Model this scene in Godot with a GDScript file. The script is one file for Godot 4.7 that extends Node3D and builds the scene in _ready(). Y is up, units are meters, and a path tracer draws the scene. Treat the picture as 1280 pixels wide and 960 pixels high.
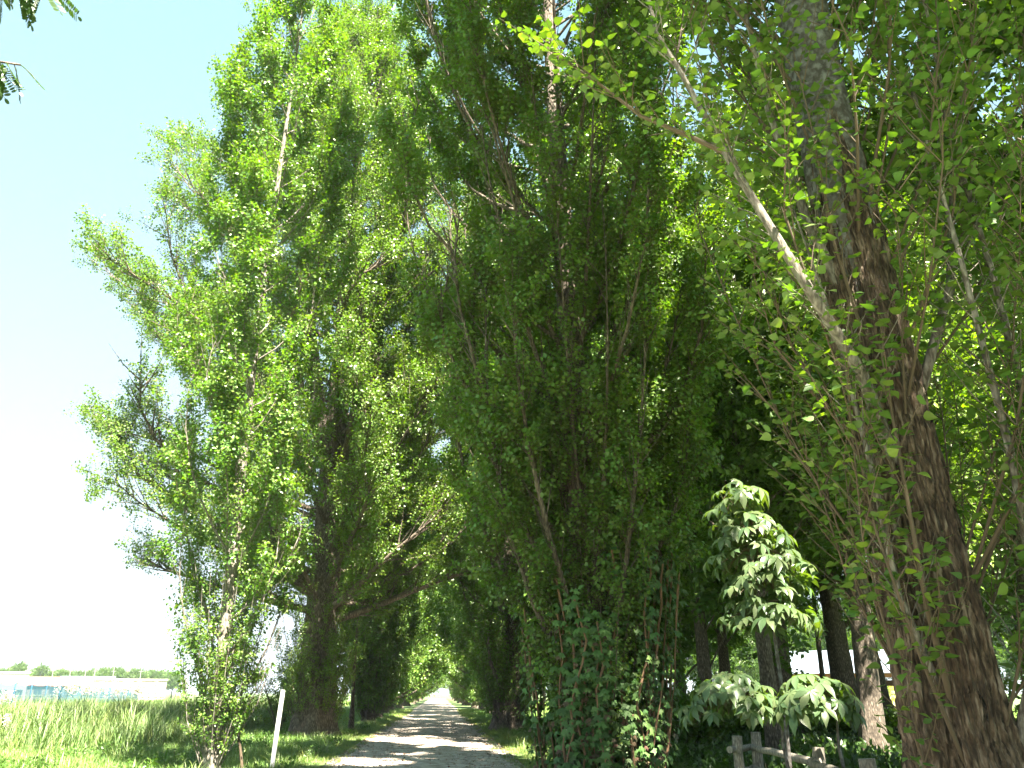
extends Node3D
# A dirt track running between two rows of poplars on a bright summer day.

const SUNWARD := Vector3(0.1700, 0.8640, 0.4740)   # from the scene towards the sun
const POPLAR := Color(0.125, 0.215, 0.044)
var rng := RandomNumberGenerator.new()
var M := {}
var taken := {}
var sprigs := {}
# lines of open sky towards the sun, kept free of twigs: [point, radius]
var clearings: Array = []

# ---------------------------------------------------------------- shape collecting
class Shape:
	var v := PackedVector3Array()
	var n := PackedVector3Array()
	var c := PackedColorArray()
	var uv := PackedVector2Array()
	var i := PackedInt32Array()
	func vert(p: Vector3, nn: Vector3, col := Color.WHITE, t := Vector2.ZERO) -> int:
		v.append(p); n.append(nn); c.append(col); uv.append(t)
		return v.size() - 1
	func quad(a: int, b: int, cc: int, d: int):
		i.append_array([a, b, cc, a, cc, d])
	func face(a: Vector3, b: Vector3, cc: Vector3, d: Vector3, col := Color.WHITE):
		var nn := (cc - a).cross(b - a).normalized()
		if nn.length() < 0.5: nn = (d - a).cross(cc - a).normalized()
		quad(vert(a, nn, col, Vector2(0, 0)), vert(b, nn, col, Vector2(1, 0)), vert(cc, nn, col, Vector2(1, 1)), vert(d, nn, col, Vector2(0, 1)))
	func box(lo: Vector3, hi: Vector3, x := Transform3D.IDENTITY, col := Color.WHITE):
		var p := []
		for k in 8:
			p.append(x * Vector3(hi.x if k & 1 else lo.x, hi.y if k & 2 else lo.y, hi.z if k & 4 else lo.z))
		for q in [[4, 6, 7, 5], [1, 3, 2, 0], [2, 3, 7, 6], [0, 4, 5, 1], [0, 2, 6, 4], [5, 7, 3, 1]]:
			face(p[q[0]], p[q[1]], p[q[2]], p[q[3]], col)
	func tube(pts: Array, radii: Array, sides := 6, col := Color.WHITE, caps := false):
		var prev := -1
		var ref := Vector3(0.31, 0.1, 0.94)
		for k in pts.size():
			var d: Vector3 = (pts[mini(k + 1, pts.size() - 1)] - pts[maxi(k - 1, 0)]).normalized()
			var x := d.cross(ref).normalized()
			var y := x.cross(d).normalized()
			ref = y.cross(x) * 0.0 + ref
			var first := v.size()
			for s in sides:
				var a := TAU * s / sides
				var o := x * cos(a) + y * sin(a)
				vert(pts[k] + o * radii[k], o, col)
			if prev >= 0:
				for s in sides:
					var t := (s + 1) % sides
					quad(prev + s, prev + t, first + t, first + s)
			prev = first
			if caps and (k == 0 or k == pts.size() - 1):
				var nn := -d if k == 0 else d
				var mid := vert(pts[k], nn, col)
				var ring := []
				for s in sides: ring.append(vert(v[first + s], nn, col))
				for s in sides:
					if k == 0: i.append_array([mid, ring[(s + 1) % sides], ring[s]])
					else: i.append_array([mid, ring[s], ring[(s + 1) % sides]])
	func mesh(m: Material) -> ArrayMesh:
		var a := []
		a.resize(Mesh.ARRAY_MAX)
		a[Mesh.ARRAY_VERTEX] = v; a[Mesh.ARRAY_NORMAL] = n; a[Mesh.ARRAY_COLOR] = c; a[Mesh.ARRAY_TEX_UV] = uv; a[Mesh.ARRAY_INDEX] = i
		var r := ArrayMesh.new()
		r.add_surface_from_arrays(Mesh.PRIMITIVE_TRIANGLES, a)
		r.surface_set_material(0, m)
		return r

class Mass:
	var b := PackedFloat32Array()
	var count := 0
	func add(t: Transform3D, col: Color):
		var x := t.basis.x
		var y := t.basis.y
		var z := t.basis.z
		var o := t.origin
		b.append_array([x.x, y.x, z.x, o.x, x.y, y.y, z.y, o.y, x.z, y.z, z.z, o.z, col.r, col.g, col.b, 1.0])
		count += 1

# ---------------------------------------------------------------- scene helpers
func numbered(s: String) -> String:
	taken[s] = taken.get(s, -1) + 1
	return s if taken[s] == 0 else "%s_%03d" % [s, taken[s]]

func tag(o: Node, label: String, category: String, group := "", kind := ""):
	if label: o.set_meta("label", label)
	if category: o.set_meta("category", category)
	if group: o.set_meta("group", group)
	if kind: o.set_meta("kind", kind)

func thing(called: String, at: Vector3, label: String, category: String, group := "") -> Node3D:
	var o := Node3D.new()
	o.name = numbered(called)
	add_child(o)
	o.position = at
	tag(o, label, category, group)
	return o

func put(called: String, mesh: Mesh, parent: Node) -> MeshInstance3D:
	var o := MeshInstance3D.new()
	o.name = numbered(called) if parent == self else called
	o.mesh = mesh
	parent.add_child(o, true)
	return o

func scatter(called: String, mass: Mass, mesh: Mesh, parent: Node) -> MultiMeshInstance3D:
	var mm := MultiMesh.new()
	mm.transform_format = MultiMesh.TRANSFORM_3D
	mm.use_colors = true
	mm.mesh = mesh
	mm.instance_count = mass.count
	mm.buffer = mass.b
	var o := MultiMeshInstance3D.new()
	o.name = numbered(called) if parent == self else called
	o.multimesh = mm
	parent.add_child(o, true)
	o.set_meta("kind", "stuff")
	return o

func r(a: float, b: float) -> float: return rng.randf_range(a, b)
func rv() -> Vector3: return Vector3(r(-1, 1), r(-1, 1), r(-1, 1))

func aim(dir: Vector3, roll: float) -> Basis:
	# basis whose y runs along dir
	var d := dir.normalized()
	var x := d.cross(Vector3(0.13, 0.27, 0.95)).normalized()
	var z := x.cross(d)
	return Basis(x * cos(roll) + z * sin(roll), d, -x * sin(roll) + z * cos(roll))

func open_to_sun(p: Vector3) -> bool:
	for q in clearings:
		var d: Vector3 = p - q[0]
		var a := d.dot(SUNWARD)
		if a > 0.4 and (d - SUNWARD * a).length() < q[1]:
			return true
	return false

# ---------------------------------------------------------------- materials
func noise_image(size: int, freq: float, sd: int, kind := FastNoiseLite.TYPE_SIMPLEX_SMOOTH, fractal := FastNoiseLite.FRACTAL_FBM, oct := 5) -> Image:
	var f := FastNoiseLite.new()
	f.seed = sd
	f.noise_type = kind
	f.fractal_type = fractal
	f.fractal_octaves = oct
	f.frequency = freq
	return f.get_seamless_image(size, size)

func toned(g: Image, ramp: Array, second: Image = null, amount := 0.0) -> ImageTexture:
	# ramp: [[value, Color], ...]; colours sRGB
	var gr := Gradient.new()
	gr.offsets = PackedFloat32Array(ramp.map(func(x): return x[0]))
	gr.colors = PackedColorArray(ramp.map(func(x): return x[1]))
	var w := g.get_width()
	var im := Image.create(w, w, false, Image.FORMAT_RGB8)
	for y in w:
		for x in w:
			var t := g.get_pixel(x, y).r
			if second: t += (second.get_pixel(x, y).r - 0.5) * amount
			im.set_pixel(x, y, gr.sample(t))
	return ImageTexture.create_from_image(im)

func lin(a: float, b: float, c: float) -> Color: return Color(a, b, c).linear_to_srgb()

func bark_material(dark: Color, mid: Color, light: Color, scale: Vector3, depth: float, sd: int) -> StandardMaterial3D:
	var a := noise_image(512, 0.012, sd, FastNoiseLite.TYPE_SIMPLEX_SMOOTH, FastNoiseLite.FRACTAL_RIDGED, 5)
	var cells := FastNoiseLite.new()
	cells.seed = sd + 3
	cells.noise_type = FastNoiseLite.TYPE_CELLULAR
	cells.cellular_return_type = FastNoiseLite.RETURN_DISTANCE2_SUB
	cells.domain_warp_enabled = true
	cells.domain_warp_amplitude = 24.0
	cells.domain_warp_frequency = 0.02
	cells.fractal_type = FastNoiseLite.FRACTAL_FBM
	cells.fractal_octaves = 3
	cells.frequency = 0.021
	var plates := cells.get_seamless_image(512, 512)
	for y in 512:
		for x in 512:
			# high in the cracks between the plates
			var q: float = clampf(1.0 - plates.get_pixel(x, y).r * 1.5, 0, 1) * 0.75 + a.get_pixel(x, y).r * 0.4
			a.set_pixel(x, y, Color(q, q, q))
	var b := noise_image(512, 0.03, sd + 7)
	var m := StandardMaterial3D.new()
	m.albedo_texture = toned(a, [[0.12, light], [0.45, mid], [0.85, dark]], b, 0.6)
	m.roughness = 0.93
	m.uv1_triplanar = true
	m.uv1_world_triplanar = true
	m.uv1_scale = scale
	m.heightmap_enabled = true
	var inv := a.duplicate()
	for y in 512:
		for x in 512:
			var q: float = 1.0 - a.get_pixel(x, y).r * 0.75 + (b.get_pixel(x, y).r - 0.5) * 0.3
			inv.set_pixel(x, y, Color(q, q, q))
	m.heightmap_texture = ImageTexture.create_from_image(inv)
	m.heightmap_scale = depth
	return m

func leaf_material(back: Color, rough := 0.36) -> StandardMaterial3D:
	var m := StandardMaterial3D.new()
	m.vertex_color_use_as_albedo = true
	m.albedo_color = Color.WHITE
	m.roughness = rough
	m.cull_mode = BaseMaterial3D.CULL_DISABLED
	m.backlight_enabled = true
	m.backlight = back
	return m

func flat(c: Color, rough := 0.8, metal := 0.0) -> StandardMaterial3D:
	var m := StandardMaterial3D.new()
	m.albedo_color = c
	m.roughness = rough
	m.metallic = metal
	return m

func make_materials():
	M.bark = bark_material(lin(0.035, 0.026, 0.018), lin(0.13, 0.10, 0.075), lin(0.27, 0.225, 0.18), Vector3(2.2, 0.42, 2.2), 3.0, 11)
	M.bark_near = bark_material(lin(0.024, 0.015, 0.009), lin(0.115, 0.078, 0.05), lin(0.27, 0.215, 0.165), Vector3(2.0, 0.36, 2.0), 4.0, 23)
	M.bark_pale = bark_material(lin(0.06, 0.052, 0.045), lin(0.15, 0.145, 0.14), lin(0.22, 0.22, 0.215), Vector3(1.1, 0.8, 1.1), 0.9, 31)
	M.bark_mid = bark_material(lin(0.07, 0.058, 0.047), lin(0.21, 0.185, 0.155), lin(0.36, 0.33, 0.29), Vector3(2.0, 0.5, 2.0), 1.5, 37)
	M.bark_dark = bark_material(lin(0.035, 0.027, 0.02), lin(0.12, 0.095, 0.072), lin(0.23, 0.195, 0.16), Vector3(2.4, 0.6, 2.4), 1.5, 41)
	M.twig = flat(lin(0.095, 0.068, 0.042), 0.85)
	M.vine = flat(lin(0.17, 0.10, 0.055), 0.9)
	M.twig_pale = flat(lin(0.27, 0.24, 0.19), 0.8)
	M.leaf = leaf_material(Color(0.93, 1.0, 0.32))
	M.leaf_big = leaf_material(Color(0.85, 0.88, 0.22), 0.45)
	M.creeper = leaf_material(Color(0.5, 0.6, 0.2), 0.62)
	M.grass = leaf_material(Color(0.6, 0.72, 0.22), 0.5)
	M.dry = leaf_material(Color(0.4, 0.34, 0.2), 0.8)
	M.stone = flat(Color.WHITE, 0.9)
	M.stone.vertex_color_use_as_albedo = true
	M.wood = bark_material(lin(0.10, 0.09, 0.075), lin(0.24, 0.21, 0.17), lin(0.36, 0.33, 0.28), Vector3(3, 0.7, 3), 0.5, 51)
	M.white = flat(lin(0.78, 0.78, 0.76), 0.55)
	# ground
	var g := noise_image(512, 0.015, 61)
	var h := noise_image(512, 0.11, 62)
	M.ground = StandardMaterial3D.new()
	M.ground.albedo_texture = toned(g, [[0.25, lin(0.035, 0.075, 0.016)], [0.5, lin(0.07, 0.13, 0.028)], [0.72, lin(0.12, 0.16, 0.05)], [0.85, lin(0.17, 0.15, 0.085)]], h, 0.7)
	M.ground.roughness = 0.95
	M.ground.uv1_triplanar = true
	M.ground.uv1_world_triplanar = true
	M.ground.uv1_scale = Vector3(0.16, 0.16, 0.16)
	M.path = StandardMaterial3D.new()
	var p := noise_image(1024, 0.008, 71)
	var q := noise_image(1024, 0.16, 72, FastNoiseLite.TYPE_CELLULAR, FastNoiseLite.FRACTAL_FBM, 3)
	M.path.albedo_texture = toned(p, [[0.2, lin(0.23, 0.185, 0.15)], [0.5, lin(0.37, 0.31, 0.265)], [0.8, lin(0.48, 0.425, 0.37)]], q, 0.9)
	M.path.roughness = 0.95
	M.path.uv1_triplanar = true
	M.path.uv1_world_triplanar = true
	M.path.uv1_scale = Vector3(0.22, 0.22, 0.22)
	M.path.heightmap_enabled = true
	M.path.heightmap_texture = ImageTexture.create_from_image(q)
	M.path.heightmap_scale = 1.5

# ---------------------------------------------------------------- leaves and sprigs
func kite(s: Shape, p: Vector3, dir: Vector3, up: Vector3, length: float, width: float, col: Color, fold := 0.25):
	var d := dir.normalized()
	var side := d.cross(up).normalized()
	var nn := side.cross(d).normalized()
	var a := s.vert(p, nn, col)
	var t := s.vert(p + d * length, nn, col)
	var l := s.vert(p + d * length * 0.36 - side * width * 0.5 + nn * width * fold, (nn + side * 0.4).normalized(), col)
	var q := s.vert(p + d * length * 0.36 + side * width * 0.5 + nn * width * fold, (nn - side * 0.4).normalized(), col)
	s.i.append_array([a, l, t, a, t, q])

func poplar_sprig(sd: int, count: int, length: float, leaf: float, base: Color, spread := 0.06) -> ArrayMesh:
	rng.seed = sd
	var s := Shape.new()
	var wob := Vector3(r(-0.06, 0.06), 0, r(-0.06, 0.06)) * length
	s.tube([Vector3.ZERO, Vector3(0, length * 0.5, 0) + wob, Vector3(0, length * 0.97, 0)], [0.006, 0.0045, 0.002], 3, Color(0.14, 0.11, 0.06))
	for k in count:
		var t := 0.1 + 0.9 * k / count
		var a := k * 2.4 + r(-0.5, 0.5)
		var o := Vector3(cos(a), 0, sin(a))
		var at := Vector3(0, length * t, 0) + wob * sin(t * PI)
		var stalk := (o + Vector3(0, r(0.1, 0.8), 0)).normalized()
		var p := at + stalk * r(0.5, 1.3) * spread
		var d := stalk + Vector3(0, r(-1.0, 0.15), 0) + rv() * 0.4
		var up := Vector3(0, 0.75, 0) + o * 0.55 + rv() * 0.65
		var k1 := r(0.72, 1.25)
		var col := Color(base.r * k1 * r(0.85, 1.2), base.g * k1, base.b * k1 * r(0.8, 1.15))
		var ls := leaf * r(0.65, 1.15)
		kite(s, p, d, up, ls, ls * r(0.75, 0.95), col, r(0.02, 0.2))
	return s.mesh(M.leaf)

func oval_sprig(sd: int, count: int, length: float, leaf: float, base: Color) -> ArrayMesh:
	# flat sprays of the broad-leaved wood
	rng.seed = sd
	var s := Shape.new()
	s.tube([Vector3.ZERO, Vector3(0, length, 0)], [0.006, 0.002], 3, Color(0.09, 0.07, 0.05))
	for k in count:
		var t := 0.1 + 0.9 * k / count
		var sidew := 1.0 if k % 2 else -1.0
		var p := Vector3(sidew * 0.015, length * t, 0) + rv() * 0.05
		var d := Vector3(sidew * r(0.5, 1.1), r(0.3, 0.9), r(-0.5, 0.2))
		var k1 := r(0.7, 1.25)
		var ls := leaf * r(0.7, 1.15)
		kite(s, p, d, Vector3(r(-0.4, 0.4), r(-0.4, 0.4), 1), ls, ls * r(0.5, 0.65), Color(base.r * k1, base.g * k1, base.b * k1), 0.1)
	return s.mesh(M.leaf)

func big_leaf(variant: int, base: Color) -> ArrayMesh:
	# heart-shaped poplar leaf, about 1 long, on its stalk; root at the origin, hanging along +y
	rng.seed = 900 + variant
	var s := Shape.new()
	s.tube([Vector3.ZERO, Vector3(r(-0.05, 0.05), 0.3, 0.06), Vector3(0, 0.5, 0)], [0.012, 0.01, 0.01], 3, Color(0.16, 0.18, 0.05))
	var outline := [[0.0, 0.0], [0.06, 0.26], [0.22, 0.44], [0.42, 0.40], [0.64, 0.25], [0.84, 0.10], [1.0, 0.0]]
	var bend := r(0.05, 0.35)
	var cup := r(0.05, 0.25)
	var prev := []
	for q in outline:
		var y: float = q[0]
		var w: float = q[1]
		var mid := Vector3(0, 0.5 + y, -bend * y * y)
		var row := [s.vert(mid + Vector3(-w, -0.03 if y < 0.3 else 0.0, w * cup), Vector3(cup, bend * y, 1).normalized(), base), s.vert(mid, Vector3(0, bend * y, 1).normalized(), base * 1.12), s.vert(mid + Vector3(w, 0, w * cup), Vector3(-cup, bend * y, 1).normalized(), base)]
		if prev:
			s.quad(prev[0], row[0], row[1], prev[1])
			s.quad(prev[1], row[1], row[2], prev[2])
		prev = row
	return s.mesh(M.leaf_big)

func palmate_leaf(variant: int, base: Color) -> ArrayMesh:
	# seven drooping leaflets round the end of a stalk that rises along +y
	rng.seed = 700 + variant
	var s := Shape.new()
	s.tube([Vector3(0, -0.16, 0), Vector3(0, -0.05, 0), Vector3.ZERO], [0.005, 0.004, 0.004], 4, Color(0.12, 0.14, 0.05))
	for k in 7:
		var a := (k - 3) * 0.80 + r(-0.08, 0.08)
		var o := Vector3(sin(a), 0, cos(a))
		var length: float = [0.15, 0.20, 0.245, 0.265, 0.245, 0.20, 0.15][k] * r(0.9, 1.1)
		var side := Vector3(o.z, 0, -o.x)
		var droop := r(0.5, 1.1)
		var k1 := r(0.9, 1.12)
		var col := Color(base.r * k1 * r(0.9, 1.2), base.g * k1, base.b * k1)
		var prev := []
		for q in [[0.0, 0.012], [0.22, 0.085], [0.48, 0.19], [0.64, 0.205], [0.82, 0.105], [1.0, 0.0]]:
			var t: float = q[0]
			var w: float = q[1] * length * 0.95
			var mid := o * length * t * (1.0 - 0.18 * droop * t) + Vector3(0, -droop * length * t * t * 0.75 + 0.02 * t, 0)
			var nn := (Vector3.UP + o * droop * t).normalized()
			var row := [s.vert(mid - side * w + nn * w * 0.22, (nn + side * 0.25).normalized(), col), s.vert(mid, nn, col), s.vert(mid + side * w + nn * w * 0.22, (nn - side * 0.25).normalized(), col)]
			if prev:
				s.quad(prev[0], prev[1], row[1], row[0])
				s.quad(prev[1], prev[2], row[2], row[1])
			prev = row
	return s.mesh(M.leaf)

func ivy_leaf(variant: int, base: Color, m: Material) -> ArrayMesh:
	# five-pointed creeper leaf of unit size, lying across +z, hanging along -y
	rng.seed = 800 + variant
	var s := Shape.new()
	var rim := [[0.0, 0.12], [0.55, 0.62], [0.95, 0.36], [1.45, 0.66], [1.95, 0.34], [2.6, 0.40], [PI, 0.30]]
	var pts := []
	for q in rim: pts.append([q[0], q[1] * r(0.9, 1.1)])
	for k in range(rim.size() - 2, 0, -1): pts.append([TAU - rim[k][0], rim[k][1] * r(0.9, 1.1)])
	var mid := s.vert(Vector3(0, -0.1, 0.05), Vector3(0, 0.2, 1).normalized(), base)
	var ring := []
	for q in pts:
		var a: float = q[0]
		var p := Vector3(sin(a) * q[1], -0.1 - cos(a + PI) * -q[1], 0)
		p.z = -0.22 * p.length_squared()
		ring.append(s.vert(p, (Vector3(0, 0.1, 1) + p * 0.5).normalized(), base))
	for k in ring.size():
		s.i.append_array([mid, ring[(k + 1) % ring.size()], ring[k]])
	return s.mesh(m)

func grass_tuft(sd: int, blades: int, height: float, width: float, spread: float, lean: float, base: Color) -> ArrayMesh:
	rng.seed = sd
	var s := Shape.new()
	for k in blades:
		var a := r(0, TAU)
		var o := Vector3(cos(a), 0, sin(a))
		var p := Vector3(r(-1, 1), 0, r(-1, 1)) * spread
		var h := height * r(0.55, 1.1)
		var bend := lean * r(0.3, 1.4) * h
		var side := Vector3(-o.z, 0, o.x).rotated(Vector3.UP, r(-0.7, 0.7))
		var k1 := r(0.7, 1.25)
		var col := Color(base.r * k1 * r(0.85, 1.25), base.g * k1, base.b * k1)
		var prev := []
		for q in 4:
			var t := q / 3.0
			var mid := p + Vector3(0, h * (t - 0.22 * t * t * lean), 0) + o * bend * t * t
			var w := width * (1.0 - t * t) * 0.5
			var nn := (o * -1.0 + Vector3(0, 0.9 * lean * t + 0.25, 0)).normalized()
			var row := [s.vert(mid - side * w, nn, col), s.vert(mid + side * w, nn, col)]
			if prev: s.quad(prev[0], row[0], row[1], prev[1])
			prev = row
	return s.mesh(M.grass)

# ---------------------------------------------------------------- trees
func trunk_shape(pts: Array, radii: Array, sides: int, flutes: int, depth: float, sd: int, ridges := 0.0) -> Shape:
	# a trunk with real flutes and bark ridges
	var f := FastNoiseLite.new()
	f.seed = sd
	f.frequency = 1.0
	f.fractal_octaves = 3
	var s := Shape.new()
	var total := 0.0
	var lens := [0.0]
	for k in range(1, pts.size()):
		total += pts[k].distance_to(pts[k - 1])
		lens.append(total)
	var rows := int(clampf(total / (0.16 if ridges == 0.0 else 0.035), 24, 190))
	var prev := -1
	for q in rows + 1:
		var at := total * pow(float(q) / rows, 1.25)
		var k := 1
		while k < pts.size() - 1 and lens[k] < at: k += 1
		var t: float = clampf((at - lens[k - 1]) / maxf(lens[k] - lens[k - 1], 0.001), 0, 1)
		var p: Vector3 = pts[k - 1].lerp(pts[k], t)
		var rad: float = lerpf(radii[k - 1], radii[k], t)
		var first := s.v.size()
		for sdx in sides:
			var a := TAU * sdx / sides
			var o := Vector3(cos(a), 0, sin(a))
			var low := exp(-at / 1.1)
			var w := 1.0 + 0.10 * sin(a * flutes + sd) * (0.35 + 1.5 * low) * depth
			w += depth * 0.16 * (absf(f.get_noise_3d(o.x * 3.6, at * 0.55, o.z * 3.6)) - 0.25)
			w += depth * 0.12 * f.get_noise_3d(o.x * 1.3 + 5.0, at * 0.3, o.z * 1.3)
			if ridges > 0.0:
				# plates of bark, split by deep furrows that run up the trunk
				var wander := f.get_noise_2d(at * 0.9, 3.0) * 0.25
				var q1 := 1.0 - absf(f.get_noise_3d((o.x + wander) * 7.5, at * 0.85, (o.z - wander) * 7.5)) * 2.6
				var q2 := f.get_noise_3d(o.x * 17.0, at * 3.0, o.z * 17.0)
				w += ridges * (0.25 - maxf(q1, 0.0) * 0.85 + q2 * 0.35)
			s.vert(p + o * rad * w, o)
		if prev >= 0:
			for sdx in sides:
				var t2 := (sdx + 1) % sides
				s.quad(prev + sdx, prev + t2, first + t2, first + sdx)
		prev = first
	# normals from the displaced surface
	var nn := PackedVector3Array()
	nn.resize(s.v.size())
	for k in range(0, s.i.size(), 3):
		var g := (s.v[s.i[k + 2]] - s.v[s.i[k]]).cross(s.v[s.i[k + 1]] - s.v[s.i[k]])
		for e in 3: nn[s.i[k + e]] += g
	for k in nn.size(): nn[k] = nn[k].normalized()
	s.n = nn
	return s

func profile(points: Array, t: float) -> float:
	for k in range(1, points.size()):
		if t <= points[k][0]:
			var u: float = (t - points[k - 1][0]) / (points[k][0] - points[k - 1][0])
			return lerpf(points[k - 1][1], points[k][1], u * u * (3.0 - 2.0 * u))
	return points[-1][1]

func grow(root: Node3D, o: Dictionary):
	# trunk, branches that sweep up into the crown's outline, twigs, and the sprigs that carry the leaves
	rng.seed = o.seed
	var h: float = o.h
	var lean: Vector3 = o.get("lean", Vector3.ZERO)
	var base_r: float = o.r
	var pts := []
	var radii := []
	var bend: Vector3 = Vector3(r(-0.4, 0.4), 0, r(-0.4, 0.4)) * o.get("crook", 1.0)
	for k in 13:
		var t := k / 12.0
		pts.append(Vector3(0, h * t * 0.96 - (0.15 if k == 0 else 0.0), 0) + lean * t + bend * sin(t * 5.0) * t)
		radii.append(base_r * (pow(1.0 - t * 0.97, 0.85) + 0.0) )
	# root flare
	pts.insert(1, pts[0] + Vector3(0, 0.45, 0)); radii.insert(1, base_r * 1.18)
	pts.insert(2, pts[0] + Vector3(0, 1.1, 0)); radii.insert(2, base_r * 1.03)
	radii[0] = base_r * 1.5
	var trunk_at := func(y: float) -> Vector3:
		var t := clampf(y / (h * 0.96), 0, 1)
		return Vector3(0, y, 0) + lean * t + bend * sin(t * 5.0) * t
	put("trunk", trunk_shape(pts, radii, o.get("sides", 16), 5, o.get("flute", 1.0), o.seed).mesh(o.bark), root)
	var lumps := FastNoiseLite.new()
	lumps.seed = o.seed
	lumps.frequency = o.get("clump", 0.55)
	lumps.fractal_octaves = 2
	var mass := Mass.new()
	var wood := Shape.new()
	var single: bool = o.get("single", false)
	var nb: int = o.branches
	var steps: int = o.get("steps", 6)
	var tint: Color = o.get("tint", Color.WHITE)
	for bi in nb:
		var u := (bi + r(0.1, 0.9)) / nb
		var y0: float = lerpf(o.low, h * 0.93, pow(u, o.get("bias", 1.0)))
		var az: float = bi * 2.39996 + r(-0.5, 0.5)
		var out := Vector3(cos(az), 0, sin(az))
		var rise: float = minf(o.rise * r(0.7, 1.2) * lerpf(1.0, 0.55, u), h * 1.03 - y0)
		if o.has("flat_low"): rise *= lerpf(o.flat_low, 1.0, clampf(u * 3.5, 0, 1))
		var reach: float = profile(o.crown, clampf((y0 + rise * 0.65) / h, 0, 1)) * r(0.72, 1.08)
		if o.has("skew"): reach *= 1.0 + maxf(-0.5, out.dot(o.skew))
		var from: Vector3 = trunk_at.call(y0)
		var line := []
		var rads := []
		var br: float = clampf(base_r * 0.20 * lerpf(1.0, 0.35, u), 0.02, 0.25) * r(0.7, 1.2)
		var wob := rv() * reach * 0.16
		for k in steps + 1:
			var t := float(k) / steps
			line.append(from + out * reach * (1.0 - pow(1.0 - t, o.get("sweep", 1.9))) + Vector3(0, rise * pow(t, o.get("lift", 1.12)), 0) + wob * sin(t * 4.0) * t)
			rads.append(br * (1.0 - 0.85 * t))
		var bsh := Shape.new() if single else wood
		bsh.tube(line, rads, 6 if single else 5)
		var subs: int = int(ceil(o.subs * (rise + reach) / (o.rise + 1.0) * r(0.75, 1.2)))
		for si in subs:
			var t := lerpf(o.get("bare", 0.22), 1.0, (si + r(0, 1)) / subs)
			var kf := t * steps
			var k0 := mini(int(kf), steps - 1)
			var p: Vector3 = line[k0].lerp(line[k0 + 1], kf - k0)
			var along: Vector3 = (line[k0 + 1] - line[k0]).normalized()
			var d: Vector3 = (along * o.get("keep", 0.9) + rv() * o.get("loose", 0.65) + out * 0.25 + Vector3(0, o.get("up", 0.35), 0)).normalized()
			var sl: float = o.twig * r(0.55, 1.25) * lerpf(1.0, 0.7, t)
			var curve := Vector3(0, o.get("curl", 0.18), 0) * sl + rv() * sl * 0.12
			if p.y + d.y * sl < 0.3: continue
			var q1: Vector3 = p + d * sl * 0.5 + curve * 0.25
			var q2: Vector3 = p + d * sl + curve
			bsh.tube([p, q1, q2], [maxf(0.006, br * 0.28), maxf(0.005, br * 0.16), 0.003], 3)
			var lum := r(0.86, 1.14)
			var ns: int = int(o.sprigs * r(0.7, 1.3) * sl / o.twig + 0.5)
			for g in ns:
				var w := 1.0 - 0.88 * pow(r(0, 1), 1.5)
				var at: Vector3 = p.lerp(q1, w * 2.0) if w < 0.5 else q1.lerp(q2, w * 2.0 - 1.0)
				at += rv() * o.get("fuzz", 0.10)
				if clearings and open_to_sun(root.position + at): continue
				# leaves gather in clumps with gaps between them
				if lumps.get_noise_3d(at.x, at.y * 0.6, at.z) < o.get("gaps", -1.0): continue
				var dir: Vector3 = d * 0.7 + rv() * 0.75 + Vector3(0, o.get("sprig_up", 0.45), 0)
				var sc := r(0.75, 1.2)
				mass.add(Transform3D(aim(dir, r(0, TAU)).scaled(Vector3(sc, sc, sc)), at), Color(tint.r * lum * r(0.9, 1.12), tint.g * lum, tint.b * lum * r(0.85, 1.15)))
		if single: put("branch", bsh.mesh(o.get("limb_bark", o.bark)), root)
	for fk in o.get("forks", []):
		put("fork", trunk_shape(fk, [base_r * 0.62, base_r * 0.55, base_r * 0.4, base_r * 0.15], 20, 4, 0.8, o.seed + 3).mesh(o.bark), root)
	# shoots that sprout round the foot of the trunk
	for k in o.get("suckers", 0):
		var az := r(0, TAU)
		var out := Vector3(cos(az), 0, sin(az))
		var y0: float = r(0.0, 1.0) * r(0.0, 1.0) * o.get("sucker_top", 4.0)
		var p: Vector3 = trunk_at.call(y0) + out * base_r * 0.9
		var sl := r(1.0, 3.2)
		var q: Vector3 = p + out * sl * r(0.1, 0.42) + Vector3(0, sl, 0)
		var mid := p.lerp(q, 0.45) + out * sl * 0.07
		wood.tube([p, mid, q], [0.017, 0.011, 0.004], 4)
		for g in int(sl * o.get("sucker_leaf", 6.0)):
			var w := r(0.15, 1.0)
			var at := (p.lerp(mid, w / 0.45) if w < 0.45 else mid.lerp(q, (w - 0.45) / 0.55)) + rv() * 0.06
			if clearings and open_to_sun(root.position + at): continue
			mass.add(Transform3D(aim(Vector3(0, 0.8, 0) + rv() * 0.6 + out * 0.3, r(0, TAU)).scaled(Vector3.ONE * r(0.5, 0.85)), at), Color(tint.r * r(0.9, 1.15), tint.g, tint.b))
	if wood.v.size():
		var w := put("branches", wood.mesh(o.get("limb_bark", o.bark)), root)
		w.set_meta("kind", "stuff")
	scatter("crown", mass, sprigs[o.sprig], root)

func tree(called: String, at: Vector3, label: String, category: String, group: String, o: Dictionary) -> Node3D:
	var t := thing(called, at, label, category, group)
	grow(t, o)
	return t

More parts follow.
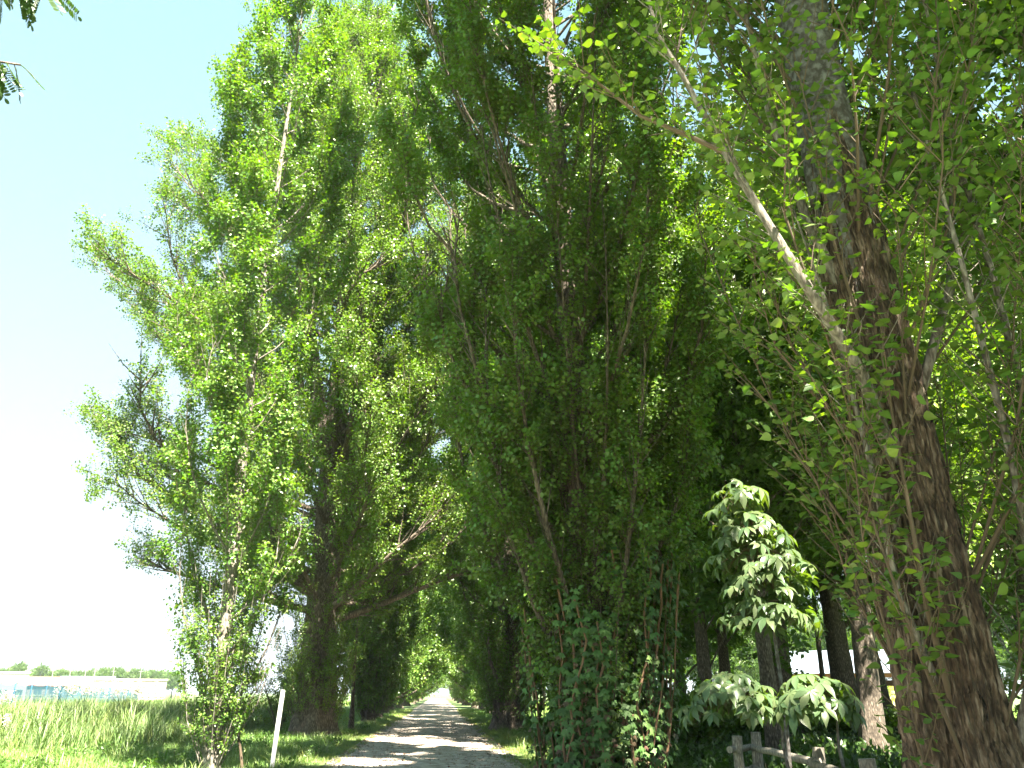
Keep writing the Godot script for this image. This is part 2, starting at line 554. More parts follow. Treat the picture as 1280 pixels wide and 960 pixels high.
# ---------------------------------------------------------------- the near poplar on the right
func near_poplar():
	var at := Vector3(3.42, 0, -5.62)
	var root := thing("poplar_tree", at, "huge rough-barked poplar trunk close by, hung with dark green leafy shoots", "tree", "poplars along the track")
	var pts := [Vector3(0.03, -0.15, 0), Vector3(0.02, 0.4, 0), Vector3(0, 1.2, 0), Vector3(-0.06, 2.6, -0.02), Vector3(-0.13, 4.4, -0.05), Vector3(-0.155, 5.0, -0.06), Vector3(-0.20, 6.2, -0.075)]
	var rad := [0.56, 0.40, 0.335, 0.285, 0.264, 0.256, 0.215]
	put("trunk", trunk_shape(pts, rad, 168, 7, 0.95, 77, 0.13).mesh(M.bark_near), root)
	# above, the bark turns smooth and grey
	var up := put("upper_trunk", trunk_shape([Vector3(-0.14, 4.5, -0.055), Vector3(-0.175, 5.5, -0.066), Vector3(-0.22, 6.4, -0.08), Vector3(-0.3, 9, -0.1), Vector3(-0.3, 16, 0.0), Vector3(-0.2, 26, 0.1)], [0.225, 0.240, 0.230, 0.205, 0.15, 0.03], 96, 5, 0.5, 78, 0.035).mesh(M.bark_pale), root)
	up.set_meta("label", "smooth pale grey upper trunk")
	rng.seed = 4242
	var leaves := []      # [Transform3D, Color]
	var base := [Vector3(0, 0, 0)]
	var trunk_at := func(y: float) -> Vector3:
		for k in range(1, pts.size()):
			if y <= pts[k].y: return pts[k - 1].lerp(pts[k], (y - pts[k - 1].y) / (pts[k].y - pts[k - 1].y))
		return Vector3(-0.175 - (y - 5.5) * 0.04, y, -0.07)
	# polylines of the limbs one can follow in the photograph, then shoots all round the trunk
	var limbs := [
		[[Vector3(-0.18, 3.1, 0.1), Vector3(-0.52, 3.7, 0.42), Vector3(-0.92, 4.26, 0.61), Vector3(-1.11, 4.82, 0.52), Vector3(-1.34, 5.51, 0.42), Vector3(-1.6, 6.34, 0.32), Vector3(-1.76, 6.79, 0.27), Vector3(-1.9, 8.2, 0.2)], 0.05, 5.0],
		[[Vector3(-1.33, 5.5, 0.42), Vector3(-1.62, 5.72, 0.34), Vector3(-1.93, 5.97, 0.22), Vector3(-2.2, 6.28, 0.16), Vector3(-2.42, 6.51, 0.11), Vector3(-2.66, 6.8, 0.08)], 0.022, 7.0],
		[[Vector3(-0.22, 1.55, 0.25), Vector3(-0.47, 2.2, 0.35), Vector3(-0.52, 3.0, 0.36), Vector3(-0.60, 4.1, 0.3), Vector3(-0.75, 5.2, 0.2)], 0.030, 4.0],
		[[Vector3(-0.2, 1.5, 0.3), Vector3(-0.38, 2.1, 0.5), Vector3(-0.42, 2.9, 0.55), Vector3(-0.4, 3.9, 0.5)], 0.024, 4.0],
		[[Vector3(-0.1, 1.1, 0.35), Vector3(-0.5, 1.9, 0.5), Vector3(-0.64, 2.6, 0.5), Vector3(-0.66, 3.3, 0.45)], 0.016, 4.0],
		[[Vector3(0.28, 1.0, 0.2), Vector3(0.42, 2.0, 0.42), Vector3(0.40, 3.1, 0.5), Vector3(0.34, 4.6, 0.5), Vector3(0.3, 6.4, 0.4)], 0.045, 5.0],
		[[Vector3(0.3, 0.6, 0.1), Vector3(0.62, 1.8, 0.3), Vector3(0.72, 3.0, 0.35), Vector3(0.72, 4.6, 0.3), Vector3(0.66, 6.6, 0.2)], 0.055, 5.0],
		[[Vector3(0.2, 3.6, 0.0), Vector3(0.5, 4.6, 0.1), Vector3(0.7, 5.8, 0.2), Vector3(0.75, 7.6, 0.2)], 0.045, 5.0],
		[[Vector3(-0.3, 4.4, 0.0), Vector3(-0.55, 5.2, 0.0), Vector3(-0.75, 6.3, 0.0), Vector3(-0.9, 8.0, 0.0)], 0.05, 5.0],
	]
	for k in 88:
		var y0 := lerpf(0.5, 7.9, pow(r(0, 1), 0.8))
		var az := r(0, TAU)
		if y0 > 3.4 and absf(angle_difference(az, 2.11)) < 0.2: az += PI
		var out := Vector3(cos(az), 0, sin(az))
		var sl := r(1.4, 3.4)
		var p: Vector3 = trunk_at.call(y0) + out * 0.28
		var reach := sl * r(0.18, 0.5)
		if y0 < 2.2 and out.x < 0: reach *= 0.6
		limbs.append([[p, p + out * reach * 0.5 + Vector3(0, sl * 0.3, 0), p + out * reach * 0.85 + Vector3(0, sl * 0.65, 0) + rv() * 0.08, p + out * reach + Vector3(0, sl, 0) + rv() * 0.15], r(0.007, 0.016), 4.0])
	var g0 := POPLAR
	for lb in limbs:
		var line: Array = lb[0]
		if line[0].length() > 0 and lb[1] > 0.014 and line[0].y < 5.2 and absf(line[0].x) < 0.6:
			var axis: Vector3 = trunk_at.call(line[0].y - 0.25)
			line[0] = axis + (line[0] - axis) * 0.45
		var sh := Shape.new()
		var rr := []
		for k in line.size(): rr.append(lb[1] * (1.0 - 0.75 * k / (line.size() - 1.0)))
		sh.tube(line, rr, 7)
		for k in range(0, line.size() - 1):
			var a: Vector3 = line[k]
			var b: Vector3 = line[k + 1]
			var n := int(a.distance_to(b) * lb[2] * 2.1 + 0.5)
			for j in n:
				if k == 0 and j < n * 0.5: continue
				var w := (j + r(0, 1)) / n
				var p := a.lerp(b, w)
				var az := r(0, TAU)
				var d := ((b - a).normalized() * 0.9 + Vector3(cos(az), 0.1, sin(az)) * r(0.5, 1.0)).normalized()
				var tl := r(0.22, 0.7)
				var q := p + d * tl + Vector3(0, 0.10 * tl, 0)
				sh.tube([p, p.lerp(q, 0.5) + rv() * 0.02, q], [0.006, 0.004, 0.002], 4)
				var nl := int(tl * r(16, 28))
				for e in nl:
					var lp := p.lerp(q, 0.15 + 0.85 * (e + r(0, 1)) / nl)
					var la := r(0, TAU)
					var ld := (Vector3(cos(la), r(-0.9, 0.3), sin(la)) + d * 0.4).normalized()
					var s := r(0.035, 0.095)
					var bs := aim(ld, r(0, TAU))
					# turn the blade's face towards the sky as leaves do
					var side := ld.cross(Vector3.UP + rv() * 0.6).normalized()
					bs = Basis(side, ld, side.cross(ld)).scaled(Vector3(s, s, s))
					var lum := r(0.7, 1.25)
					leaves.append([Transform3D(bs, lp), Color(lum * r(0.8, 1.12), lum, lum)])
		put("branch", sh.mesh(M.bark_mid if lb[1] > 0.028 else M.twig), root)
	# the leaves nearest the camera one by one, the others as a mass
	var eye := Vector3(0, 1.6, 0) - at
	leaves.sort_custom(func(x, y): return x[0].origin.distance_squared_to(eye) < y[0].origin.distance_squared_to(eye))
	var kinds := []
	for k in 4:
		var t := 0.8 + 0.16 * k
		kinds.append(big_leaf(k, Color(g0.r * t * (0.95 + 0.06 * k), g0.g * t, g0.b)))
	var rest := Mass.new()
	var single := 0
	var view := Basis(Vector3.UP, deg_to_rad(-4.764)) * Basis(Vector3.RIGHT, atan(386.0 / 1034.0))
	for k in leaves.size():
		var p: Vector3 = view.inverse() * (leaves[k][0].origin - eye)
		var seen := p.z < 0 and absf(p.x / -p.z) < 0.62 and absf(p.y / -p.z) < 0.465
		if seen and single < 300:
			var o := put("leaf", kinds[k % 4], root)
			o.transform = leaves[k][0]
			single += 1
		else:
			rest.add(leaves[k][0], leaves[k][1])
	scatter("foliage", rest, kinds[1], root)
	# the crown high above, out of the picture
	var o := {"seed": 51, "h": 29.0, "low": 8.5, "rise": 6.5, "crown": [[0, 1.0], [0.3, 2.4], [0.5, 2.8], [0.75, 2.2], [1, 0.3]], "branches": 64, "subs": 13, "sprigs": 7.0, "twig": 1.2, "bark": M.bark, "r": 0.01, "sprig": "coarse", "flute": 0.0}
	rng.seed = 52
	var mass := Mass.new()
	var wood := Shape.new()
	for bi in o.branches:
		var u: float = (bi + 0.5) / float(o.branches)
		var y0 := lerpf(8.2, 27.0, u)
		var az: float = bi * 2.4 + r(-0.4, 0.4)
		var out := Vector3(cos(az), 0, sin(az))
		var rise := minf(6.0 * r(0.7, 1.2), 29.0 - y0)
		var reach := profile(o.crown, (y0 + rise * 0.6) / 29.0) * r(0.8, 1.1)
		var from := Vector3(-0.3, y0, 0)
		var line := []
		for k in 6:
			var t := k / 5.0
			line.append(from + out * reach * (1.0 - pow(1.0 - t, 1.9)) + Vector3(0, rise * t, 0))
		wood.tube(line, [0.09, 0.075, 0.06, 0.045, 0.03, 0.01], 5)
		for si in 44:
			var t := r(0.15, 1.0) * 5.0
			var k0 := mini(int(t), 4)
			var p: Vector3 = line[k0].lerp(line[k0 + 1], t - k0)
			for g in 4:
				var q := p + rv() * 0.55
				if open_to_sun(at + q): continue
				mass.add(Transform3D(aim(rv() * 0.7 + Vector3(0, 0.7, 0), r(0, TAU)), q), Color(1, 1, 1))
	put("upper_branches", wood.mesh(M.bark_pale), root).set_meta("kind", "stuff")
	scatter("crown", mass, sprigs.coarse, root)

# ---------------------------------------------------------------- smaller plants
func locust():
	var at := Vector3(-6.2, 0, -3.2)
	var root := thing("locust_tree", at, "feathery dark locust fronds hanging into the top left corner", "tree")
	put("trunk", trunk_shape([Vector3(0, -0.1, 0), Vector3(0.05, 2, 0), Vector3(0.2, 5, -0.1), Vector3(0.5, 9, -0.3)], [0.3, 0.2, 0.16, 0.05], 20, 5, 0.8, 5).mesh(M.bark), root)
	rng.seed = 99
	var leaflet := Shape.new()
	var prev := []
	for q in [[0.0, 0.002], [0.25, 0.0085], [0.6, 0.0105], [0.9, 0.007], [1.0, 0.0]]:
		var row := [leaflet.vert(Vector3(-q[1], 0.042 * q[0], 0.002), Vector3(-0.2, 0, 1).normalized(), Color(0.045, 0.085, 0.03)), leaflet.vert(Vector3(q[1], 0.042 * q[0], 0.002), Vector3(0.2, 0, 1).normalized(), Color(0.05, 0.095, 0.03))]
		if prev: leaflet.quad(prev[0], row[0], row[1], prev[1])
		prev = row
	var lm := leaflet.mesh(M.leaf)
	# two boughs: world paths minus the foot of the tree
	for bough in [[[Vector3(0.2, 4.6, -0.1), Vector3(1.6, 5.6, -0.7), Vector3(2.9, 5.72, -0.95), Vector3(3.66, 5.74, -1.04)], Vector3.ZERO, 18], [[Vector3(0.2, 4.2, -0.1), Vector3(1.6, 4.9, -0.8), Vector3(2.8, 5.14, -0.9), Vector3(3.6, 5.12, -1.0)], Vector3.ZERO, 15]]:
		var sh := Shape.new()
		sh.tube(bough[0], [0.05, 0.03, 0.015, 0.006], 6)
		put("branch", sh.mesh(M.bark), root)
		for k in bough[2]:
			var t: float = 1.0 - 0.14 * k / bough[2] * 3.0
			var p: Vector3 = bough[0][2].lerp(bough[0][3], clampf(1.0 - k * 0.045, 0, 1)) if k < 15 else bough[0][1].lerp(bough[0][2], r(0.6, 1))
			var fr := Node3D.new()
			fr.name = "frond"
			root.add_child(fr, true)
			fr.position = p
			fr.basis = aim(Vector3(r(0.0, 0.6), r(-0.95, -0.3), r(-0.3, 0.3)), r(0, TAU))
			var rib := Shape.new()
			var l := r(0.20, 0.27)
			rib.tube([Vector3.ZERO, Vector3(0, l * 0.5, 0.012), Vector3(0, l, 0)], [0.003, 0.002, 0.0015], 4, Color(0.08, 0.10, 0.04))
			put("rib", rib.mesh(M.leaf), fr)
			for j in 23:
				var o := put("leaflet", lm, fr)
				var sidew := -1.0 if j % 2 else 1.0
				var y := l * (0.15 + 0.85 * int(j / 2) / 11.0)
				var rot := -sidew * 1.15 if j < 22 else 0.0
				o.transform = Transform3D(Basis(Vector3(0, 0, 1), rot) * Basis(Vector3.UP, r(-0.4, 0.4)), Vector3(sidew * 0.003 if j < 22 else 0.0, y, 0.004))

func palmate_tree(called: String, at: Vector3, label: String, height: float, tiers: Array, sd: int, spray := 1.0):
	# tiers: [world centre of a spray of leaves, half-width, count]
	var root := thing(called, at, label, "tree", "large-leaved young trees by the fence")
	rng.seed = sd
	var sh := Shape.new()
	sh.tube([Vector3(0, -0.05, 0), Vector3(0.03, height * 0.35, 0.02), Vector3(-0.02, height * 0.7, 0), Vector3(0.02, height, -0.02)], [0.028, 0.024, 0.018, 0.006], 8)
	put("trunk", sh.mesh(M.bark_pale), root)
	var kinds := []
	for k in 5: kinds.append(palmate_leaf(sd * 10 + k, Color(0.105, 0.165, 0.075)))
	for tr in tiers:
		var c: Vector3 = tr[0] - at
		var foot := Vector3(0, clampf(c.y - tr[1] * 0.6, 0.4, height * 0.98), 0)
		var bs := Shape.new()
		bs.tube([foot, foot.lerp(c, 0.5) + Vector3(0, -0.03, 0), c + Vector3(0, -0.05, 0)], [0.014, 0.010, 0.006], 5)
		var lv := []
		for k in tr[2]:
			var a: float = k * 2.4 + r(-0.4, 0.4)
			var d: float = sqrt((k + 0.5) / tr[2])
			var p := c + Vector3(cos(a) * d * tr[1], -0.34 * tr[1] * d * d * 1.5 + r(-0.13, 0.13), sin(a) * d * tr[1] * 0.8)
			var outw := Vector3(cos(a), 0, sin(a))
			var upw := (Vector3.UP + outw * (0.15 + 0.65 * d) + rv() * 0.45).normalized()
			var fwd := (outw + rv() * 0.4 - Vector3(0, 0.2, 0))
			var x := upw.cross(fwd).normalized()
			var s := r(0.55, 1.12) * spray
			lv.append(Transform3D(Basis(x, upw, x.cross(upw)).scaled(Vector3(s, s, s)), p))
			bs.tube([c + Vector3(0, -0.05, 0), c.lerp(p, 0.6) + Vector3(0, -0.05, 0), p - upw * 0.16 * s], [0.006, 0.005, 0.004], 4)
		var br := put("branch", bs.mesh(M.twig), root)
		for t in lv:
			put("leaf", kinds[rng.randi() % 5], br).transform = t

func creeper():
	# ivy and dead leaves on the foot of the middle poplar
	var at := Vector3(2.8, 0, -15.3)
	var root := thing("creeper_vine", at, "broad-leaved green creeper with dead brown leaves climbing the middle poplar's foot", "climbing plant")
	rng.seed = 313
	var stems := Shape.new()
	var green := Mass.new()
	var dead := Mass.new()
	var live := []
	for k in 6: live.append(ivy_leaf(k, Color(0.06, 0.125, 0.026) * (0.7 + 0.14 * k), M.creeper))
	var withered := ivy_leaf(9, Color(0.085, 0.058, 0.03), M.dry)
	var spots := []
	for k in 70:
		var az := r(0, TAU)
		var rad := r(0.6, 1.12)
		var y := r(-0.05, 0.4)
		var line := []
		var rr := []
		var top := r(1.2, 4.2)
		while y < top:
			var w := 1.0 + 0.11 * y
			line.append(Vector3(cos(az) * rad * w, y, sin(az) * rad * w))
			rr.append(r(0.008, 0.03))
			for e in 11:
				var p: Vector3 = line[-1] + Vector3(r(-0.16, 0.16), r(-0.2, 0.2), r(-0.16, 0.16))
				var out := Vector3(p.x, 0, p.z).normalized()
				spots.append([p, out, r(0, 1)])
			az += r(-0.12, 0.12)
			y += 0.35
		if line.size() > 1: stems.tube(line, rr, 4)
	var eye := Vector3(0, 1.6, 0) - at
	spots.sort_custom(func(a, b): return a[0].distance_squared_to(eye) < b[0].distance_squared_to(eye))
	put("stems", stems.mesh(M.vine), root).set_meta("kind", "stuff")
	var single := 0
	for q in spots:
		var p: Vector3 = q[0]
		var nn: Vector3 = (q[1] + rv() * 0.55 + Vector3(0, 0.45, 0)).normalized()
		var x := Vector3.UP.cross(nn).normalized().rotated(nn, r(-0.7, 0.7))
		var s := r(0.08, 0.17)
		var brown: bool = q[2] > 0.90 - 0.16 * maxf(0.0, 1.2 - p.y) and p.y < 2.8
		if brown: s *= 0.8
		var t := Transform3D(Basis(x, nn.cross(x), nn).scaled(Vector3(s, s, s)), p)
		if single < 300:
			var o := put("dead_leaf" if brown else "leaf", withered if brown else live[rng.randi() % 6], root)
			o.transform = t
			single += 1
		elif brown: dead.add(t, Color(r(0.7, 1.3), r(0.7, 1.1), 1))
		else:
			var lum := r(0.65, 1.35)
			green.add(t, Color(lum * r(0.8, 1.3), lum, lum))
	scatter("foliage", green, live[2], root)
	scatter("dead_foliage", dead, withered, root)

func shrub(at: Vector3, label: String, size: Vector3, count: int, kind: String, sd: int, tint := Color.WHITE, called := "shrub", cat := "shrub"):
	var root := thing(called, at, label, cat, "shrubs under the trees")
	rng.seed = sd
	var st := Shape.new()
	var mass := Mass.new()
	for k in 12:
		var a := r(0, TAU)
		var tip := Vector3(cos(a) * size.x * r(0.3, 0.9), size.y * r(0.6, 1.0), sin(a) * size.z * r(0.3, 0.9))
		st.tube([Vector3.ZERO, tip * 0.5 + Vector3(0, size.y * 0.12, 0), tip], [0.02, 0.013, 0.005], 4)
		for e in int(count / 12):
			var p := tip * r(0.25, 1.05) + Vector3(r(-1, 1) * size.x * 0.28, r(-0.2, 0.2) * size.y, r(-1, 1) * size.z * 0.28)
			if p.y < 0.05: p.y = r(0.05, 0.3)
			mass.add(Transform3D(aim(Vector3(r(-1, 1), r(0.1, 1), r(-1, 1)), r(0, TAU)).scaled(Vector3.ONE * r(0.6, 1.0)), p), Color(tint.r * r(0.8, 1.2), tint.g * r(0.85, 1.15), tint.b))
	put("stems", st.mesh(M.twig), root).set_meta("kind", "stuff")
	scatter("foliage", mass, sprigs[kind], root)

# ---------------------------------------------------------------- built things
func log_between(sh: Shape, a: Vector3, b: Vector3, ra: float, sd: int):
	rng.seed = sd
	var pts := []
	var rr := []
	for k in 6:
		var t := k / 5.0
		pts.append(a.lerp(b, t) + rv() * ra * (0.16 if k > 0 and k < 5 else 0.0))
		rr.append(ra * r(0.9, 1.08))
	sh.tube(pts, rr, 10, Color.WHITE, true)

func fence():
	var at := Vector3(4.45, 0, -10.3)
	var root := thing("log_fence", at, "low grey log fence with round posts beside the big trunk", "fence")
	var posts := [Vector3(4.42, 0, -13.0), Vector3(4.89, 0, -13.5), Vector3(4.47, 0, -10.3), Vector3(4.16, 0, -8.5), Vector3(4.40, 0, -7.85)]
	for k in posts.size():
		var s := Shape.new()
		var p: Vector3 = posts[k] - at
		var h: float = [1.0, 1.03, 1.0, 1.0, 0.99][k]
		log_between(s, p + Vector3(0, -0.1, 0), p + Vector3(0.01, h, 0), 0.075, 20 + k)
		put("post", s.mesh(M.wood), root)
	for pair in [[0, 1], [1, 2], [2, 3], [3, 4]]:
		for y in [0.82, 0.52, 0.22]:
			var a: Vector3 = posts[pair[0]] - at
			var b: Vector3 = posts[pair[1]] - at
			var d := (b - a).normalized()
			var s := Shape.new()
			log_between(s, a - d * 0.10 + Vector3(-0.09, y, 0.05), b + d * 0.10 + Vector3(-0.09, y + (0.03 if pair[0] == 1 else 0.0), 0.05), 0.047, 40 + pair[0] * 3 + int(y * 10))
			put("rail", s.mesh(M.wood), root)

func marker():
	var s := Shape.new()
	s.tube([Vector3(0, -0.2, 0), Vector3(0.05, 0.8, 0), Vector3(0.10, 1.62, 0)], [0.05, 0.05, 0.05], 14, Color.WHITE, true)
	s.tube([Vector3(0.10, 1.62, 0), Vector3(0.102, 1.66, 0)], [0.054, 0.046], 14, Color.WHITE, true)
	var root := thing("marker_post", Vector3(-3.62, 0, -20.4), "slim white marker post leaning at the track's grassy edge", "post")
	put("pole", s.mesh(M.white), root)
	var band := Shape.new()
	band.tube([Vector3(0.085, 1.38, 0), Vector3(0.089, 1.45, 0)], [0.0525, 0.0525], 14)
	put("band", band.mesh(flat(lin(0.62, 0.62, 0.6), 0.4)), root)
	var st := Shape.new()
	st.tube([Vector3(0.16, -0.1, 0), Vector3(0.05, 0.45, 0.02), Vector3(-0.10, 1.0, 0.0), Vector3(-0.16, 1.5, 0)], [0.035, 0.032, 0.026, 0.018], 8, Color.WHITE, true)
	var k := put("wooden_stake", st.mesh(M.twig), self)
	k.position = Vector3(-4.2, 0, -19.6)
	tag(k, "thin brown stake leaning against the slim left poplar", "stake")

func netting():
	var net := StandardMaterial3D.new()
	net.albedo_color = Color(lin(0.03, 0.22, 0.40), 0.85)
	net.transparency = BaseMaterial3D.TRANSPARENCY_ALPHA
	net.roughness = 0.7
	net.cull_mode = BaseMaterial3D.CULL_DISABLED
	var root := thing("net_fence", Vector3(-24, 0, -48), "bright blue netting fence across the far field", "fence")
	var a := Vector3(-23.5, 0, -46)
	var b := Vector3(-46, 0, -140)
	var n := 16
	var posts := []
	for k in n + 1:
		posts.append(a.lerp(b, pow(k / float(n), 1.3)) - root.position)
	for k in n + 1:
		var s := Shape.new()
		s.tube([posts[k] + Vector3(0, -0.3, 0), posts[k] + Vector3(0.04, 2.25, 0)], [0.035, 0.035], 8, Color.WHITE, true)
		put("post", s.mesh(flat(lin(0.1, 0.28, 0.5), 0.6)), root)
	for k in n:
		# each panel sags between its posts
		var s := Shape.new()
		var prev := []
		for j in 7:
			var t := j / 6.0
			var p: Vector3 = posts[k].lerp(posts[k + 1], t)
			var sag := 0.12 * sin(t * PI)
			var row := [s.vert(p + Vector3(0.05, 0.6 - sag * 0.3, 0), Vector3(0.97, 0, -0.23).normalized()), s.vert(p + Vector3(0.05 + sag * 0.5, 1.4, 0), Vector3(0.97, 0, -0.23).normalized()), s.vert(p + Vector3(0.05, 2.15 - sag, 0), Vector3(0.97, 0, -0.23).normalized())]
			if prev:
				s.quad(prev[0], prev[1], row[1], row[0])
				s.quad(prev[1], prev[2], row[2], row[1])
			prev = row
		put("net_panel", s.mesh(net), root)

func house(called: String, at: Vector3, size: Vector3, turn: float, label: String, wall: Color, roof: Color, floors: int, bays: int, pitched: bool):
	var root := thing(called, at, label, "building", "buildings beyond the field")
	root.rotation.y = turn
	var s := Shape.new()
	s.box(Vector3(-size.x / 2, -0.3, -size.z / 2), Vector3(size.x / 2, size.y, size.z / 2))
	put("wall", s.mesh(flat(wall, 0.9)), root)
	var t := Shape.new()
	if pitched:
		var e := 0.5
		var y := size.y + 0.02
		var ry := size.y + size.z * 0.28
		var x := size.x / 2 + e
		var z := size.z / 2 + e
		t.face(Vector3(-x, y, z), Vector3(x, y, z), Vector3(x, ry, 0), Vector3(-x, ry, 0))
		t.face(Vector3(x, y, -z), Vector3(-x, y, -z), Vector3(-x, ry, 0), Vector3(x, ry, 0))
		t.face(Vector3(-x, y, -z), Vector3(x, y, -z), Vector3(x, y, z), Vector3(-x, y, z))
		t.face(Vector3(x, y, z), Vector3(x, y, -z), Vector3(x, ry, 0), Vector3(x, ry, 0.01))
		t.face(Vector3(-x, y, -z), Vector3(-x, y, z), Vector3(-x, ry, 0.01), Vector3(-x, ry, 0))
	else:
		t.box(Vector3(-size.x / 2 - 0.25, size.y + 0.003, -size.z / 2 - 0.25), Vector3(size.x / 2 + 0.25, size.y + 0.35, size.z / 2 + 0.25))
	put("roof", t.mesh(flat(roof, 0.7)), root)
	var glass := flat(lin(0.10, 0.12, 0.14), 0.2)
	var fr := flat(lin(0.6, 0.6, 0.6), 0.6)
	for f in floors:
		for b in bays:
			var x := -size.x / 2 + size.x * (b + 0.5) / bays
			var y := size.y * (f + 0.35) / floors
			var w := size.x / bays * 0.27
			var h := size.y / floors * 0.42
			var q := Shape.new()
			q.box(Vector3(x - w, y, size.z / 2 - 0.1), Vector3(x + w, y + h, size.z / 2 + 0.03))
			var win := put("window", q.mesh(glass), root)
			var k := Shape.new()
			k.box(Vector3(x - w - 0.1, y - 0.14, size.z / 2 + 0.004), Vector3(x + w + 0.1, y - 0.01, size.z / 2 + 0.16))
			put("sill", k.mesh(fr), win)

func barn():
	# open timber pavilion with a metal roof seen under the trees on the right
	var at := Vector3(35.5, 0, -68)
	var root := thing("timber_pavilion", at, "timber building with pale metal roof half hidden behind the wood", "building")
	root.rotation.y = -0.5
	var w := Shape.new()
	w.box(Vector3(-7, 0, -4), Vector3(7, 2.6, -3.8))
	w.box(Vector3(6.8, 0, -3.8), Vector3(7, 2.6, 3.8))
	put("wall", w.mesh(flat(lin(0.16, 0.08, 0.045), 0.85)), root)
	for k in 6:
		var p := Shape.new()
		p.box(Vector3(-7 + k * 2.7, 0, 3.6), Vector3(-6.8 + k * 2.7, 2.7, 3.8))
		put("post", p.mesh(flat(lin(0.22, 0.10, 0.05), 0.8)), root)
	var b := Shape.new()
	b.box(Vector3(-7.6, 2.7, 3.5), Vector3(7.6, 3.0, 4.3))
	put("eave_board", b.mesh(flat(lin(0.30, 0.11, 0.05), 0.75)), root)
	var m := flat(lin(0.17, 0.21, 0.26), 0.5)
	for k in 20:
		var x0 := -7.8 + k * 0.78
		for side in [1, -1]:
			var s := Shape.new()
			s.face(Vector3(x0, 3.02, 4.6 * side), Vector3(x0 + 0.77, 3.02, 4.6 * side), Vector3(x0 + 0.77, 4.9, 0.0), Vector3(x0, 4.9, 0.0))
			s.box(Vector3(x0 - 0.02, 0, -0.02), Vector3(x0 + 0.02, 4.97, 0.04), Transform3D(Basis(Vector3.RIGHT, -side * (PI / 2 - 0.39)), Vector3(0, 4.9, 0)) * Transform3D(Basis(Vector3.RIGHT, PI if side > 0 else PI), Vector3.ZERO))
			put("roof_sheet", s.mesh(m), root)

func car():
	var at := Vector3(26.1, 0, -56.5)
	var root := thing("parked_car", at, "white car parked in front of the timber building", "car")
	root.rotation.y = 0.35
	var side := [[-2.1, 0.35], [-2.15, 0.75], [-1.95, 0.95], [-1.2, 1.02], [-0.55, 1.45], [0.9, 1.48], [1.75, 1.05], [2.05, 0.95], [2.1, 0.4]]
	var s := Shape.new()
	for k in side.size():
		var a: Array = side[k]
		var b: Array = side[(k + 1) % side.size()]
		s.face(Vector3(a[0], a[1], 0.85), Vector3(b[0], b[1], 0.85), Vector3(b[0], b[1], -0.85), Vector3(a[0], a[1], -0.85))
	for z in [0.85, -0.85]:
		for k in range(1, side.size() - 1):
			s.face(Vector3(side[0][0], side[0][1], z), Vector3(side[k][0], side[k][1], z), Vector3(side[k + 1][0], side[k + 1][1], z), Vector3(side[k + 1][0], side[k + 1][1], z))
	var paint := flat(lin(0.75, 0.75, 0.76), 0.3)
	put("body", s.mesh(paint), root)
	var glass := flat(lin(0.02, 0.025, 0.03), 0.08)
	for z in [0.856, -0.856]:
		var g := Shape.new()
		g.face(Vector3(-0.95, 1.03, z), Vector3(0.1, 1.03, z), Vector3(0.1, 1.38, z), Vector3(-0.5, 1.38, z))
		put("window", g.mesh(glass), root)
		var g2 := Shape.new()
		g2.face(Vector3(0.2, 1.03, z), Vector3(1.5, 1.03, z), Vector3(0.9, 1.38, z), Vector3(0.2, 1.38, z))
		put("window", g2.mesh(glass), root)
	for x in [-1.3, 1.3]:
		for z in [0.72, -0.72]:
			var wheel := Shape.new()
			wheel.tube([Vector3(x, 0.32, z - 0.15), Vector3(x, 0.32, z + 0.15)], [0.32, 0.32], 20, Color.WHITE, true)
			var wn := put("wheel", wheel.mesh(flat(lin(0.02, 0.02, 0.02), 0.9)), root)
			var rim := Shape.new()
			rim.tube([Vector3(x, 0.32, z - 0.16), Vector3(x, 0.32, z + 0.16)], [0.19, 0.19], 16, Color.WHITE, true)
			put("rim", rim.mesh(flat(lin(0.5, 0.5, 0.5), 0.3, 0.8)), wn)

# ---------------------------------------------------------------- ground
func strip(x0: float, x1: float, z0: float, z1: float, y: float, rough: float, sd: int) -> Shape:
	var f := FastNoiseLite.new()
	f.seed = sd
	f.frequency = 0.35
	var s := Shape.new()
	var prev := []
	var z := z0
	while z > z1:
		var row := []
		for k in 9:
			var t := k / 8.0
			var e := (absf(t - 0.5) * 2.0)
			var x := lerpf(x0, x1, t) + f.get_noise_2d(z, t * 40.0) * rough * e * e
			# a low crown between the two worn wheel tracks
			var d := -0.03 * exp(-pow((t - 0.27) / 0.09, 2.0)) - 0.03 * exp(-pow((t - 0.73) / 0.09, 2.0))
			row.append(s.vert(Vector3(x, y + 0.032 + d * (1.0 - pow(e, 6)) - 0.028 * pow(e, 8), z), Vector3.UP, Color.WHITE, Vector2(x, z)))
		if prev:
			for k in 8: s.quad(prev[k], row[k], row[k + 1], prev[k + 1])
		prev = row
		z -= 0.35 if z > -70 else 1.5
	return s

func on_path(x: float, z: float, pad := 0.0) -> bool: return x > -2.45 - pad and x < 1.9 + pad

